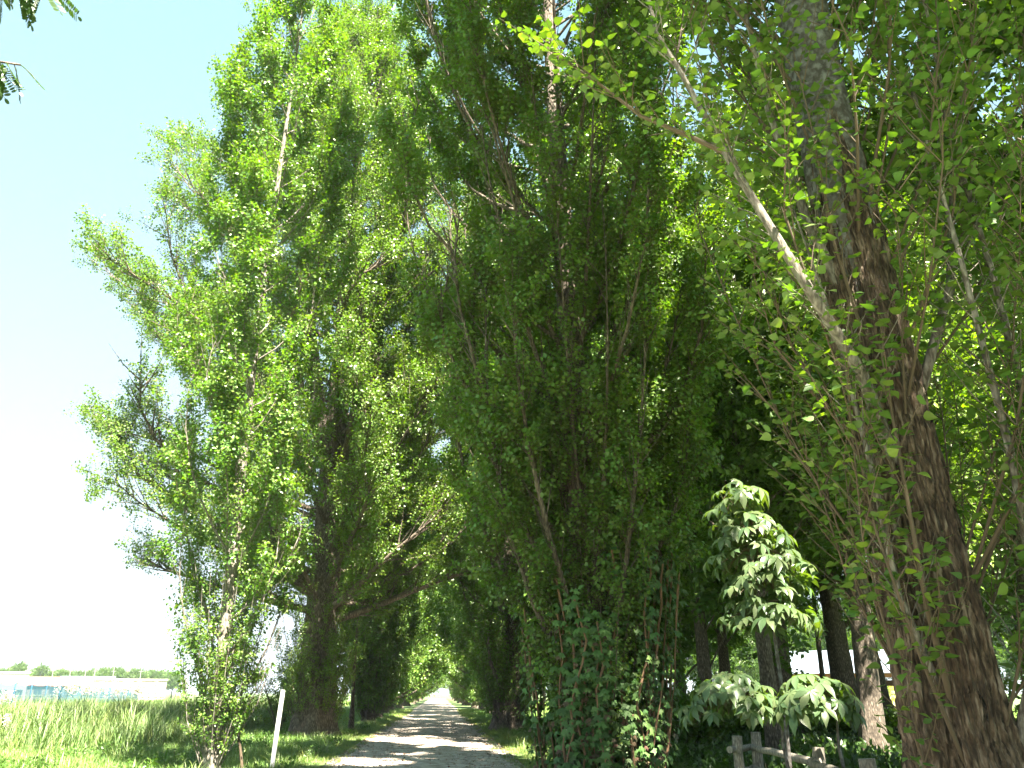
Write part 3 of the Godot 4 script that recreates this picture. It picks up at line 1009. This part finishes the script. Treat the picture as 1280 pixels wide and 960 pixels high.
func lawns():
	rng.seed = 1001
	var tuft := grass_tuft(5, 11, 0.22, 0.012, 0.10, 0.7, Color(0.115, 0.205, 0.036))
	var tall := grass_tuft(6, 9, 0.42, 0.014, 0.10, 0.8, Color(0.13, 0.20, 0.05))
	var near := Mass.new()
	var weeds := Mass.new()
	var far := Mass.new()
	for k in 52000:
		var z := -13.0 - 75.0 * pow(r(0, 1), 1.6)
		var x := r(-14, 14) + (0.0 if z > -40 else 0.0)
		var edge := 0.25 * sin(z * 1.7) + 0.15 * sin(z * 4.1 + 1.0)
		if x > -2.4 - edge * 0.5 and x < 1.8 + edge * 0.5: continue
		var verge := minf(absf(x + 2.6), absf(x - 2.0))
		var s := r(0.55, 1.15) * (0.55 + 0.45 * clampf(verge, 0, 1))
		var dry := maxf(0.0, 0.8 - verge * 0.7) * r(0, 1)
		var lum := r(0.75, 1.25)
		var col := Color(lum * (1.0 + dry * 1.4), lum * (1.0 + dry * 0.25), lum * (1.0 + dry))
		var t := Transform3D(Basis(Vector3.UP, r(0, TAU)).scaled(Vector3(s, s * r(0.8, 1.2), s)), Vector3(x, 0.0, z))
		if z < -45: t.basis = t.basis.scaled(Vector3(1.8, 1.2, 1.8))
		near.add(t, col)
		if verge > 0.5 and r(0, 1) < 0.10: weeds.add(Transform3D(Basis(Vector3.UP, r(0, TAU)).scaled(Vector3.ONE * r(0.6, 1.2)), Vector3(x, 0, z)), col)
	for k in 26000:
		var z := r(-20, -130)
		var x := -r(12, 70) if k % 2 else r(11, 48)
		var s := r(0.8, 1.6) * (1.0 + -z / 90.0)
		var lum := r(0.8, 1.25)
		far.add(Transform3D(Basis(Vector3.UP, r(0, TAU)).scaled(Vector3(s * 1.5, s, s * 1.5)), Vector3(x, 0, z)), Color(lum * 1.15, lum, lum))
	tag(scatter("verge_grass", near, tuft, self), "short green grass along both edges of the track", "grass", "", "stuff")
	tag(scatter("tall_grass", weeds, tall, self), "taller loose grass stalks standing in the verges", "grass", "", "stuff")
	tag(scatter("field_grass", far, tuft, self), "sunlit grass of the open fields beyond the trees", "grass", "", "stuff")
	# litter on the track
	var pebble := Shape.new()
	pebble.tube([Vector3(0, 0, 0), Vector3(0.003, 0.012, 0), Vector3(0, 0.02, 0.004)], [0.02, 0.017, 0.006], 6, Color(0.36, 0.33, 0.30), true)
	var stones := Mass.new()
	var fallen := Mass.new()
	for k in 9000:
		var z := -15.0 - 45.0 * pow(r(0, 1), 1.4)
		var side := 1.0 if k % 2 else -1.0
		var x := -0.3 + side * (2.3 - 2.2 * pow(r(0, 1), 2.2))
		if k % 5 == 0: fallen.add(Transform3D(Basis(Vector3.UP, r(0, TAU)) * Basis(Vector3.RIGHT, r(-0.4, 0.4)) * Basis.from_scale(Vector3.ONE * r(0.7, 1.2)), Vector3(x, 0.035, z)), Color(r(0.6, 1.3), r(0.6, 1.1), 1))
		else: stones.add(Transform3D(Basis(Vector3.UP, r(0, TAU)) * Basis.from_scale(Vector3(r(0.4, 1.3), r(0.5, 1.1), r(0.4, 1.3))), Vector3(x, 0.02, z)), Color.WHITE * r(0.6, 1.15))
	tag(scatter("loose_gravel", stones, pebble.mesh(M.stone), self), "loose small stones scattered along the gravel track", "gravel", "", "stuff")
	var leaf_bit := Shape.new()
	kite(leaf_bit, Vector3(0, 0, -0.035), Vector3(0, 0.1, 1), Vector3.UP, 0.08, 0.055, Color(0.22, 0.15, 0.06))
	tag(scatter("fallen_leaves", fallen, leaf_bit.mesh(M.dry), self), "dry fallen leaves along the edges of the track", "leaves", "", "stuff")
	# reed bank
	var reed := grass_tuft(8, 22, 1.75, 0.032, 0.28, 0.55, Color(0.125, 0.215, 0.055))
	var reeds := Mass.new()
	for k in 9800:
		var z := r(-24.0, -75.0)
		var x := r(-46.0, -8.2)
		var front := -25.2 + 1.6 * sin(x * 0.6) + (x + 9.0) * -0.06
		if x > -10.5: front -= (x + 10.5) * 2.6
		if z > front: continue
		var wave := 0.82 + 0.16 * sin(x * 0.9 + z * 0.35) + 0.12 * sin(x * 2.3 - z * 0.8)
		var s := r(0.62, 1.02) * wave * (1.0 if front - z > 1.2 else r(0.6, 0.95))
		var lum := r(0.75, 1.2)
		reeds.add(Transform3D(Basis(Vector3(1, 0, 0), r(-0.16, 0.16)) * Basis(Vector3(0, 0, 1), r(-0.16, 0.16)) * Basis(Vector3.UP, r(0, TAU)).scaled(Vector3(s, s, s)), Vector3(x, 0, z)), Color(lum * r(0.9, 1.25), lum, lum * r(0.9, 1.2)))
	tag(scatter("reed_bank", reeds, reed, self), "thick bank of tall green reeds left of the slim poplar", "reeds", "", "stuff")
	var plume := Shape.new()
	rng.seed = 17
	for k in 40:
		var a := r(0, TAU)
		kite(plume, Vector3(0, r(0, 0.3), 0) + rv() * 0.05, Vector3(cos(a), r(-0.2, 0.6), sin(a)), Vector3.UP + rv() * 0.5, 0.06, 0.03, Color(0.5, 0.48, 0.42))
	var plumes := Mass.new()
	for k in 260:
		var c: Array = [[-13.8, -28.4, 1.3], [-12.2, -31.5, 1.6], [-18.0, -33.0, 1.6], [-15.5, -27.4, 0.7], [-13.2, -27.2, 0.6], [-10.6, -31.5, 1.55]][k % 6]
		plumes.add(Transform3D(Basis(Vector3.UP, r(0, TAU)), Vector3(c[0] + r(-0.7, 0.7), c[2] + r(-0.12, 0.12), c[1] + r(-0.6, 0.6))), Color.WHITE)
	tag(scatter("seed_heads", plumes, plume.mesh(M.dry), self), "pale seed heads standing among the reeds", "seed heads", "", "stuff")
	# low leafy weeds
	var herb := oval_sprig(77, 12, 0.22, 0.075, Color(0.10, 0.19, 0.04))
	var herbs := Mass.new()
	for k in 2600:
		var z := -17.0 - 26.0 * pow(r(0, 1), 1.3)
		var x := r(-9.5, -3.1) if k % 3 else r(2.6, 6.5)
		if sin(x * 1.9) + sin(z * 1.1 + x) < 0.4: continue
		herbs.add(Transform3D(aim(Vector3(r(-0.6, 0.6), 1, r(-0.6, 0.6)), r(0, TAU)).scaled(Vector3.ONE * r(0.7, 1.4)), Vector3(x, 0.03, z)), Color.WHITE * r(0.8, 1.2))
	tag(scatter("leafy_weeds", herbs, herb, self), "low leafy weeds scattered through the verge grass", "weeds", "", "stuff")
	# floor of the wood on the right
	var ivy := oval_sprig(78, 10, 0.25, 0.11, Color(0.05, 0.10, 0.025))
	var cover := Mass.new()
	for k in 14000:
		var z := r(-8.0, -38.0)
		var x := r(4.9, 26.0)
		if -z > 27 and r(0, 1) < 0.55: continue
		cover.add(Transform3D(aim(Vector3(r(-0.9, 0.9), 1, r(-0.9, 0.9)), r(0, TAU)).scaled(Vector3.ONE * r(0.8, 1.7)), Vector3(x, r(0.0, 0.18), z)), Color.WHITE * r(0.7, 1.25))
	tag(scatter("ground_cover", cover, ivy, self), "dark leafy undergrowth on the floor of the wood", "undergrowth", "", "stuff")

# ---------------------------------------------------------------- the scene
func _ready():
	var cam := Camera3D.new()
	cam.name = "camera"
	cam.position = Vector3(0, 1.6, 0)
	cam.rotation = Vector3(atan(386.0 / 1034.0), deg_to_rad(-4.764), 0)
	cam.fov = rad_to_deg(2.0 * atan(480.0 / 1034.0))
	cam.near = 0.05
	cam.far = 4000
	add_child(cam)
	cam.current = true
	var sky_look := ProceduralSkyMaterial.new()
	sky_look.sky_top_color = Color(0.238, 0.32, 0.36)
	sky_look.sky_horizon_color = Color(0.366, 0.386, 0.402)
	sky_look.sky_curve = 0.3
	sky_look.ground_bottom_color = Color(0.10, 0.12, 0.08)
	sky_look.ground_horizon_color = Color(0.28, 0.31, 0.28)
	sky_look.sun_angle_max = 12
	var env := Environment.new()
	env.background_mode = Environment.BG_SKY
	env.sky = Sky.new()
	env.sky.sky_material = sky_look
	env.tonemap_mode = Environment.TONE_MAPPER_LINEAR
	env.tonemap_exposure = 11.3
	env.fog_enabled = true
	env.fog_density = 0.0002
	env.fog_light_color = Color(0.86, 0.92, 0.97)
	env.sdfgi_enabled = true
	env.ssao_enabled = true
	env.ssil_enabled = true
	var we := WorldEnvironment.new()
	we.environment = env
	add_child(we)
	var sun := DirectionalLight3D.new()
	sun.light_energy = 1.6
	sun.light_color = Color(1.0, 0.965, 0.89)
	sun.light_angular_distance = 0.5
	sun.shadow_enabled = true
	add_child(sun)
	sun.look_at_from_position(SUNWARD * 50.0, Vector3.ZERO)

	make_materials()
	# kinds of sprig, by the size of leaf that the distance shows
	sprigs.near = poplar_sprig(1, 20, 0.48, 0.094, POPLAR)
	sprigs.light = poplar_sprig(2, 18, 0.48, 0.088, POPLAR)
	sprigs.glossy = poplar_sprig(3, 18, 0.6, 0.105, POPLAR, 0.07)
	sprigs.coarse = poplar_sprig(4, 16, 0.8, 0.13, POPLAR, 0.09)
	sprigs.far = poplar_sprig(5, 16, 1.1, 0.24, POPLAR, 0.12)
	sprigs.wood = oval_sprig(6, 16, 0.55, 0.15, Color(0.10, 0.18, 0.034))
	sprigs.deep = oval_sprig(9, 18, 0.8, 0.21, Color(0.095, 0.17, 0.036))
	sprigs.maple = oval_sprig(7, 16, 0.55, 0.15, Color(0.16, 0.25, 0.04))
	sprigs.blue = oval_sprig(8, 14, 1.1, 0.3, Color(0.10, 0.18, 0.036))

	# setting
	var gs := Shape.new()
	gs.face(Vector3(-1600, 0, -2200), Vector3(1600, 0, -2200), Vector3(1600, 0, 400), Vector3(-1600, 0, 400))
	tag(put("ground", gs.mesh(M.ground), self), "wide flat grassy ground under the trees and fields", "ground", "", "structure")
	tag(put("path", strip(-2.5, 1.95, 12.0, -260.0, 0.004, 0.55, 3).mesh(M.path), self), "pale gravel track running straight between the poplars", "track", "", "structure")
	lawns()

	clearings = CLEAR
	# left row
	tree("poplar_tree", Vector3(-4.63, 0, -19.2), "slim young poplar with pale trunk standing nearest on the left verge", "tree", "poplars along the track", {"seed": 101, "h": 21.5, "r": 0.15, "low": 0.8, "rise": 4.2, "crown": [[0, 0.7], [0.15, 1.45], [0.4, 1.9], [0.7, 1.6], [0.9, 0.95], [1, 0.2]], "gaps": -0.22, "branches": 50, "subs": 20, "sprigs": 10.0, "twig": 0.95, "bare": 0.1, "fuzz": 0.1, "bark": M.bark_mid, "sprig": "light", "single": true, "suckers": 55, "sucker_leaf": 6.0, "sucker_top": 3.0, "lean": Vector3(-0.1, 0, 0), "crook": 0.5, "sides": 24})
	tree("poplar_tree", Vector3(-4.75, 0, -34.8), "giant old poplar with massive forked dark trunk and wide left limbs", "tree", "poplars along the track", {"seed": 202, "h": 33.5, "r": 0.72, "low": 4.2, "rise": 8.5, "crown": [[0, 6.0], [0.2, 7.8], [0.32, 8.6], [0.5, 8.9], [0.65, 7.4], [0.85, 4.2], [1, 0.8]], "branches": 150, "bias": 1.15, "gaps": -0.28, "clump": 0.35, "subs": 28, "sprigs": 11.5, "twig": 2.0, "bark": M.bark, "sprig": "glossy", "single": true, "suckers": 120, "sucker_top": 6.0, "sweep": 1.35, "lift": 1.15, "flat_low": 0.3, "bare": 0.14, "forks": [[Vector3(0, 5.0, 0), Vector3(-1.15, 6.2, 0.3), Vector3(-1.95, 7.3, 0.4), Vector3(-2.5, 9.4, 0.4)], [Vector3(0, 8.2, 0), Vector3(0.9, 11.6, 0.3), Vector3(1.5, 16, 0.5), Vector3(2.3, 24, 0.4)], [Vector3(0, 10.0, 0), Vector3(-0.8, 13.0, 0.4), Vector3(-1.5, 17, 0.6), Vector3(-2.4, 23, 0.4)]], "skew": Vector3(-0.12, 0, 0.0), "sides": 32, "fuzz": 0.25, "loose": 0.85})

	# right row
	tree("poplar_tree", Vector3(2.8, 0, -15.3), "broad dense poplar in the middle with many upswept dark stems", "tree", "poplars along the track", {"seed": 303, "h": 27.0, "lean": Vector3(-1.0, 0, 0), "r": 0.33, "low": 0.7, "rise": 7.0, "crown": [[0, 1.1], [0.12, 1.7], [0.25, 2.7], [0.42, 3.5], [0.62, 3.7], [0.85, 2.9], [1, 0.6]], "skew": Vector3(-0.16, 0, 0.08), "gaps": -0.14, "branches": 128, "subs": 30, "sprigs": 11.5, "twig": 0.95, "bare": 0.12, "loose": 0.8, "crook": 1.6, "fuzz": 0.12, "bark": M.bark, "sprig": "near", "single": true, "suckers": 150, "sucker_top": 9.0, "bias": 1.0, "sides": 28, "limb_bark": M.bark})

	# the rest of the avenue
	var left := [[-3.75, -39.5, 8.0, 0.10, 1.1], [-3.7, -48.5, 17.0, 0.3, 2.1], [-3.9, -57.0, 19.0, 0.35, 2.4], [-4.3, -68.0, 27.0, 0.5, 3.9], [-4.6, -81.0, 28.0, 0.5, 4.0], [-4.4, -97.0, 28.0, 0.5, 4.2], [-4.6, -114.0, 28.0, 0.5, 4.5], [-4.4, -136.0, 28.0, 0.5, 4.6], [-4.6, -166.0, 28.0, 0.5, 4.8], [-4.5, -200.0, 28.0, 0.5, 4.8]]
	var right := [[4.8, -28.0, 25.0, 0.45, 3.0], [3.25, -41.0, 29.0, 0.62, 4.2], [4.2, -53.0, 24.0, 0.45, 3.2], [4.1, -66.0, 26.0, 0.45, 3.9], [4.2, -80.0, 27.0, 0.5, 4.2], [4.2, -97.0, 27.0, 0.5, 4.3], [4.2, -118.0, 28.0, 0.5, 4.5], [4.1, -142.0, 28.0, 0.5, 4.6], [4.1, -174.0, 28.0, 0.5, 4.7], [4.2, -206.0, 28.0, 0.5, 4.7]]
	var words := ["first", "second", "third", "fourth", "fifth", "sixth", "seventh", "eighth", "ninth", "tenth"]
	for side in 2:
		var row: Array = [left, right][side]
		for k in row.size():
			var a: Array = row[k]
			var dist: float = -a[1]
			var label := "%s poplar of the left row counting away beyond the forked giant" % words[k] if side == 0 else "%s poplar of the right row counting away behind the broad middle one" % words[k]
			if side == 0 and k == 0: label = "thin upright poplar sapling beside the forked giant's foot"
			if side == 1 and k == 1: label = "big poplar with grey fluted trunk showing at the track's right edge"
			var w: float = a[4]
			var far := dist > 60
			var o := {"seed": 400 + side * 50 + k, "h": a[2], "r": a[3], "low": 0.6 if side == 0 else 0.9, "rise": a[2] * 0.26, "crown": [[0, w * (0.8 if far else 0.4)], [0.12, w * (0.97 if far else 0.75)], [0.35, w], [0.65, w * 0.95], [0.88, w * 0.55], [1, 0.2]], "bare": 0.12, "branches": 44 if not far else 40, "subs": 22 if not far else 16, "sprigs": 11.0 if not far else 8.0, "twig": 1.2 if not far else 1.6, "bark": M.bark, "sprig": "coarse" if not far else "far", "single": false, "sucker_top": 4.5, "flat_low": 0.45, "suckers": 110 if not far else 40, "bias": 1.1, "fuzz": 0.15 if not far else 0.3}
			if k == 0 and side == 0: o.branches = 14; o.subs = 6; o.sprigs = 3.0; o.low = 2.0; o.suckers = 0; o.sprig = "light"
			tree("poplar_tree", Vector3(a[0] * (0.9 if dist > 110 else 1.0), 0, a[1]), label, "tree", "poplars along the track", o)

	near_poplar()
	# wood on the right: [x, z, height, radius, crown radius, sprig, label]
	var wood := [
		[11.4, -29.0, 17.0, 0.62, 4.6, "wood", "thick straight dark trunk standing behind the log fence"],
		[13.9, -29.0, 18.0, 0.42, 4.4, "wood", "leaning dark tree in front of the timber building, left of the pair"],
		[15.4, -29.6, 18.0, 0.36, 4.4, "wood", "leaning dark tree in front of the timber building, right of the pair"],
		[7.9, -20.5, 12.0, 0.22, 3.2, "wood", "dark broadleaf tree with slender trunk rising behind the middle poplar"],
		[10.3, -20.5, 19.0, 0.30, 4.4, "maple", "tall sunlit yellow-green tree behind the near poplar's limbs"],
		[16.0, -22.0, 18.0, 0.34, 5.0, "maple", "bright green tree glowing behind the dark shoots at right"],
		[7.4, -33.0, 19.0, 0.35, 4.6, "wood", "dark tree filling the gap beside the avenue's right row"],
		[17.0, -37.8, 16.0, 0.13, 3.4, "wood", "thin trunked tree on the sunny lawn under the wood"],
	]
	for k in wood.size():
		var a: Array = wood[k]
		var w: float = a[4]
		var lean := Vector3(-1.3, 0, 0.2) if k == 1 else Vector3(-1.6, 0, 0.2) if k == 2 else Vector3(r(-0.5, 0.5), 0, 0)
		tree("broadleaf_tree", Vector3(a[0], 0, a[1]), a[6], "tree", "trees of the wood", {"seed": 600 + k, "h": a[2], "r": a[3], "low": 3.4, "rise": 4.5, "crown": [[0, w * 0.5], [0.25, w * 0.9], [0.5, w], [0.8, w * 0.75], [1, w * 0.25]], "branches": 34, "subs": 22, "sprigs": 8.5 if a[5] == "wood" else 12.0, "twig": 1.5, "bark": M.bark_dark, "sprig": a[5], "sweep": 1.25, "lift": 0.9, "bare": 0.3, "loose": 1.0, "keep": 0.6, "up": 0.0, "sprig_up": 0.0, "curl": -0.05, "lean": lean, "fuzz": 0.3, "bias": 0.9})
	# the far side of the wood closes the view
	var deep := [[6.6, -47.0], [8.2, -26.5], [9.8, -40.0], [12.0, -36.0], [12.6, -45.0], [20.0, -28.0], [22.5, -34.0], [26.0, -31.0]]
	for k in deep.size():
		rng.seed = 6600 + k
		var w := r(3.6, 4.8)
		tree("broadleaf_tree", Vector3(deep[k][0], 0, deep[k][1]), "%s dark tree at the back of the wood, counting from the avenue outwards" % ["first", "second", "third", "fourth", "fifth", "sixth", "seventh", "eighth"][k], "tree", "trees of the wood", {"seed": 660 + k, "h": r(14, 19), "r": r(0.16, 0.3), "low": 1.9 if k % 3 else 3.2, "rise": 4.0, "crown": [[0, w * 0.6], [0.2, w * 0.95], [0.5, w], [0.8, w * 0.7], [1, w * 0.25]], "branches": 30, "subs": 18, "sprigs": 6.0, "twig": 1.7, "bark": M.bark_dark, "sprig": "deep", "sweep": 1.25, "lift": 0.75, "bare": 0.25, "loose": 1.0, "keep": 0.6, "up": 0.0, "sprig_up": 0.0, "curl": -0.05, "fuzz": 0.4, "bias": 1.1})
	# tall trees behind the photographer and to the right, whose shade lies on the scene
	var shade := [[9.3, -8.6, 24.0, 3.8], [7.4, 1.8, 25.0, 4.6]]
	for k in shade.size():
		var a: Array = shade[k]
		var w: float = a[3]
		tree("broadleaf_tree", Vector3(a[0], 0, a[1]), ["tall dark tree just past the picture's right edge", "tall dark tree behind the camera on the right", "tall dark tree deep in the wood past the right edge"][k], "tree", "trees of the wood", {"seed": 700 + k, "h": a[2], "r": 0.4, "low": 4.0, "rise": 5.0, "crown": [[0, w * 0.5], [0.3, w * 0.9], [0.55, w], [0.85, w * 0.7], [1, w * 0.2]], "branches": 44, "subs": 24, "sprigs": 11.0, "twig": 1.5, "bark": M.bark_dark, "sprig": "wood", "sweep": 1.3, "lift": 0.95, "loose": 1.0, "keep": 0.6, "up": 0.0, "sprig_up": 0.0, "fuzz": 0.3})
	locust()
	creeper()
	palmate_tree("chestnut_sapling", Vector3(4.02, 0, -10.15), "low pale-green fan of large hand-shaped leaves above the fence's left end", 1.5, [[Vector3(3.36, 1.70, -9.95), 0.54, 90]], 1, 0.86)
	palmate_tree("chestnut_sapling", Vector3(4.5, 0, -9.75), "smaller pale-green fan of hand-shaped leaves right of the lower fan", 1.5, [[Vector3(4.22, 1.70, -9.65), 0.45, 66]], 2, 0.86)
	palmate_tree("chestnut_sapling", Vector3(4.25, 0, -10.7), "tallest young chestnut with sunlit leaf tiers rising above the two fans", 4.1, [[Vector3(3.80, 4.10, -10.3), 0.36, 28], [Vector3(3.90, 3.74, -10.28), 0.50, 46], [Vector3(3.97, 3.40, -10.25), 0.64, 62], [Vector3(4.0, 3.04, -10.22), 0.5, 40], [Vector3(4.0, 2.70, -10.2), 0.58, 66]], 3, 0.84)
	fence()
	marker()
	netting()
	barn()
	car()
	# shrubs
	shrub(Vector3(6.2, 0, -22.5), "dark shrub at the left end of the wood's edge", Vector3(1.6, 1.6, 1.4), 500, "wood", 31)
	shrub(Vector3(9.0, 0, -26.0), "dark shrub between the slender and the thick dark trunks", Vector3(1.8, 1.5, 1.5), 500, "wood", 32)
	shrub(Vector3(12.6, 0, -26.5), "leafy shrub at the foot of the leaning pair", Vector3(1.5, 1.0, 1.3), 400, "wood", 33)
	shrub(Vector3(17.5, 0, -27.0), "dark shrub behind the big near trunk", Vector3(2.0, 1.8, 1.6), 500, "wood", 34)
	shrub(Vector3(-6.3, 0, -36.5), "loose twiggy shrub left of the forked giant's foot", Vector3(1.7, 3.2, 1.5), 420, "near", 35)
	shrub(Vector3(25.9, 0, -48.6), "white-flowering shrub in front of the timber building", Vector3(1.8, 1.7, 1.4), 420, "wood", 36, Color(6.5, 3.4, 18.0))
	# trees that end the lawn behind the wood
	for k in 12:
		rng.seed = 1200 + k
		var a := 7.0 + k * 2.9 + r(-0.6, 0.6)
		var w := r(3.6, 4.6)
		tree("round_tree", polar(a, r(100, 118)), "%s tree of the line that ends the lawn, counting from the avenue" % ["first", "second", "third", "fourth", "fifth", "sixth", "seventh", "eighth", "ninth", "tenth", "eleventh", "twelfth"][k], "tree", "trees beyond the lawn", {"seed": 1250 + k, "h": r(8.5, 12.5), "r": 0.25, "low": 0.8, "rise": 3.4, "crown": [[0, w * 0.8], [0.3, w], [0.6, w * 0.95], [0.85, w * 0.6], [1, 0.8]], "branches": 30, "subs": 14, "sprigs": 6.0, "twig": 1.6, "bark": M.bark_dark, "sprig": "blue", "sweep": 1.3, "lift": 0.85, "loose": 1.0, "sides": 8, "fuzz": 0.5, "steps": 4})
	# far side of the field
	var skyline := ["first", "second", "third", "fourth", "fifth", "sixth", "seventh", "eighth", "ninth", "tenth", "eleventh", "twelfth", "thirteenth", "fourteenth", "fifteenth", "sixteenth"]
	var az := [-25.4, -24.6, -23.6, -22.6, -22.1, -21.5, -20.9, -20.4, -19.9, -19.4, -18.9, -18.4, -17.9, -17.4, -16.9, -16.3]
	for k in az.size():
		rng.seed = 900 + k
		var d := r(285, 320)
		var a := deg_to_rad(az[k] + r(-0.15, 0.15))
		var hh: float = r(7.4, 8.6) if k in [1, 2] else r(5.8, 7.2)
		tree("round_tree", Vector3(sin(a) * d, 0, -cos(a) * d), "%s small round tree on the far skyline counting from the left" % skyline[k], "tree", "round trees on the skyline", {"seed": 950 + k, "h": hh, "r": 0.22, "low": 1.2, "rise": 3.0, "crown": [[0, 1.2], [0.3, 2.7], [0.6, 2.9], [0.85, 2.0], [1, 0.8]], "branches": 22, "subs": 14, "sprigs": 6.0, "twig": 1.4, "bark": M.bark_dark, "sprig": "blue", "sweep": 1.3, "lift": 0.9, "loose": 1.0, "sides": 8, "fuzz": 0.5, "steps": 4})
	var pal := lin(0.40, 0.32, 0.30)
	house("white_building", polar(-26.0, 235), Vector3(15, 5.8, 10), 0.5, "plain white block at the left edge behind the blue netting", lin(0.5, 0.5, 0.5), lin(0.42, 0.42, 0.44), 2, 5, false)
	house("red_roofed_house", polar(-23.9, 250), Vector3(13, 3.2, 8), 0.45, "low house with faded red roof beside the white block", lin(0.36, 0.3, 0.28), lin(0.30, 0.06, 0.045), 1, 4, true)
	house("red_roofed_house", polar(-22.4, 260), Vector3(15, 3.0, 9), 0.4, "low house with pinkish roof in the middle of the far buildings", lin(0.4, 0.36, 0.33), lin(0.32, 0.12, 0.10), 1, 5, true)
	house("grey_shed", polar(-21.0, 255), Vector3(12, 3.4, 8), 0.4, "low grey-blue shed left of the long pale building", lin(0.22, 0.26, 0.31), lin(0.2, 0.26, 0.33), 1, 3, true)
	house("long_building", polar(-18.7, 250), Vector3(17, 4.6, 10), 0.36, "long two-storey pale pink building at the field's far end", pal, lin(0.4, 0.36, 0.34), 2, 11, false)
	for k in 7:
		var p := polar([-24.2, -22.9, -22.0, -21.2, -20.7, -19.7, -18.2][k], 240)
		var s := Shape.new()
		s.tube([Vector3(0, -0.2, 0), Vector3(0, [9.0, 7.5, 8.5, 7.6, 9.2, 8.0, 7.6][k], 0)], [0.10, 0.06], 8, Color.WHITE, true)
		s.box(Vector3(-0.6, 6.6, -0.04), Vector3(0.6, 6.68, 0.04))
		var o := put("utility_pole", s.mesh(flat(lin(0.22, 0.22, 0.22), 0.8)), self)
		o.position = p
		tag(o, "%s grey utility pole among the far buildings, counting from the left" % skyline[k], "pole", "utility poles beyond the field")

func polar(deg: float, d: float) -> Vector3:
	return Vector3(sin(deg_to_rad(deg)) * d, 0, -cos(deg_to_rad(deg)) * d)

const CLEAR := [[Vector3(-3.6, 0.8, -20.4), 0.7], [Vector3(-1.9, 0.0, -22.3), 1.6], [Vector3(2.4, 1.0, -14.4), 0.2], [Vector3(3.4, 1.6, -9.95), 0.75], [Vector3(4.2, 1.6, -9.65), 0.7], [Vector3(3.95, 3.3, -10.25), 0.95], [Vector3(3.95, 2.7, -10.25), 0.9]]
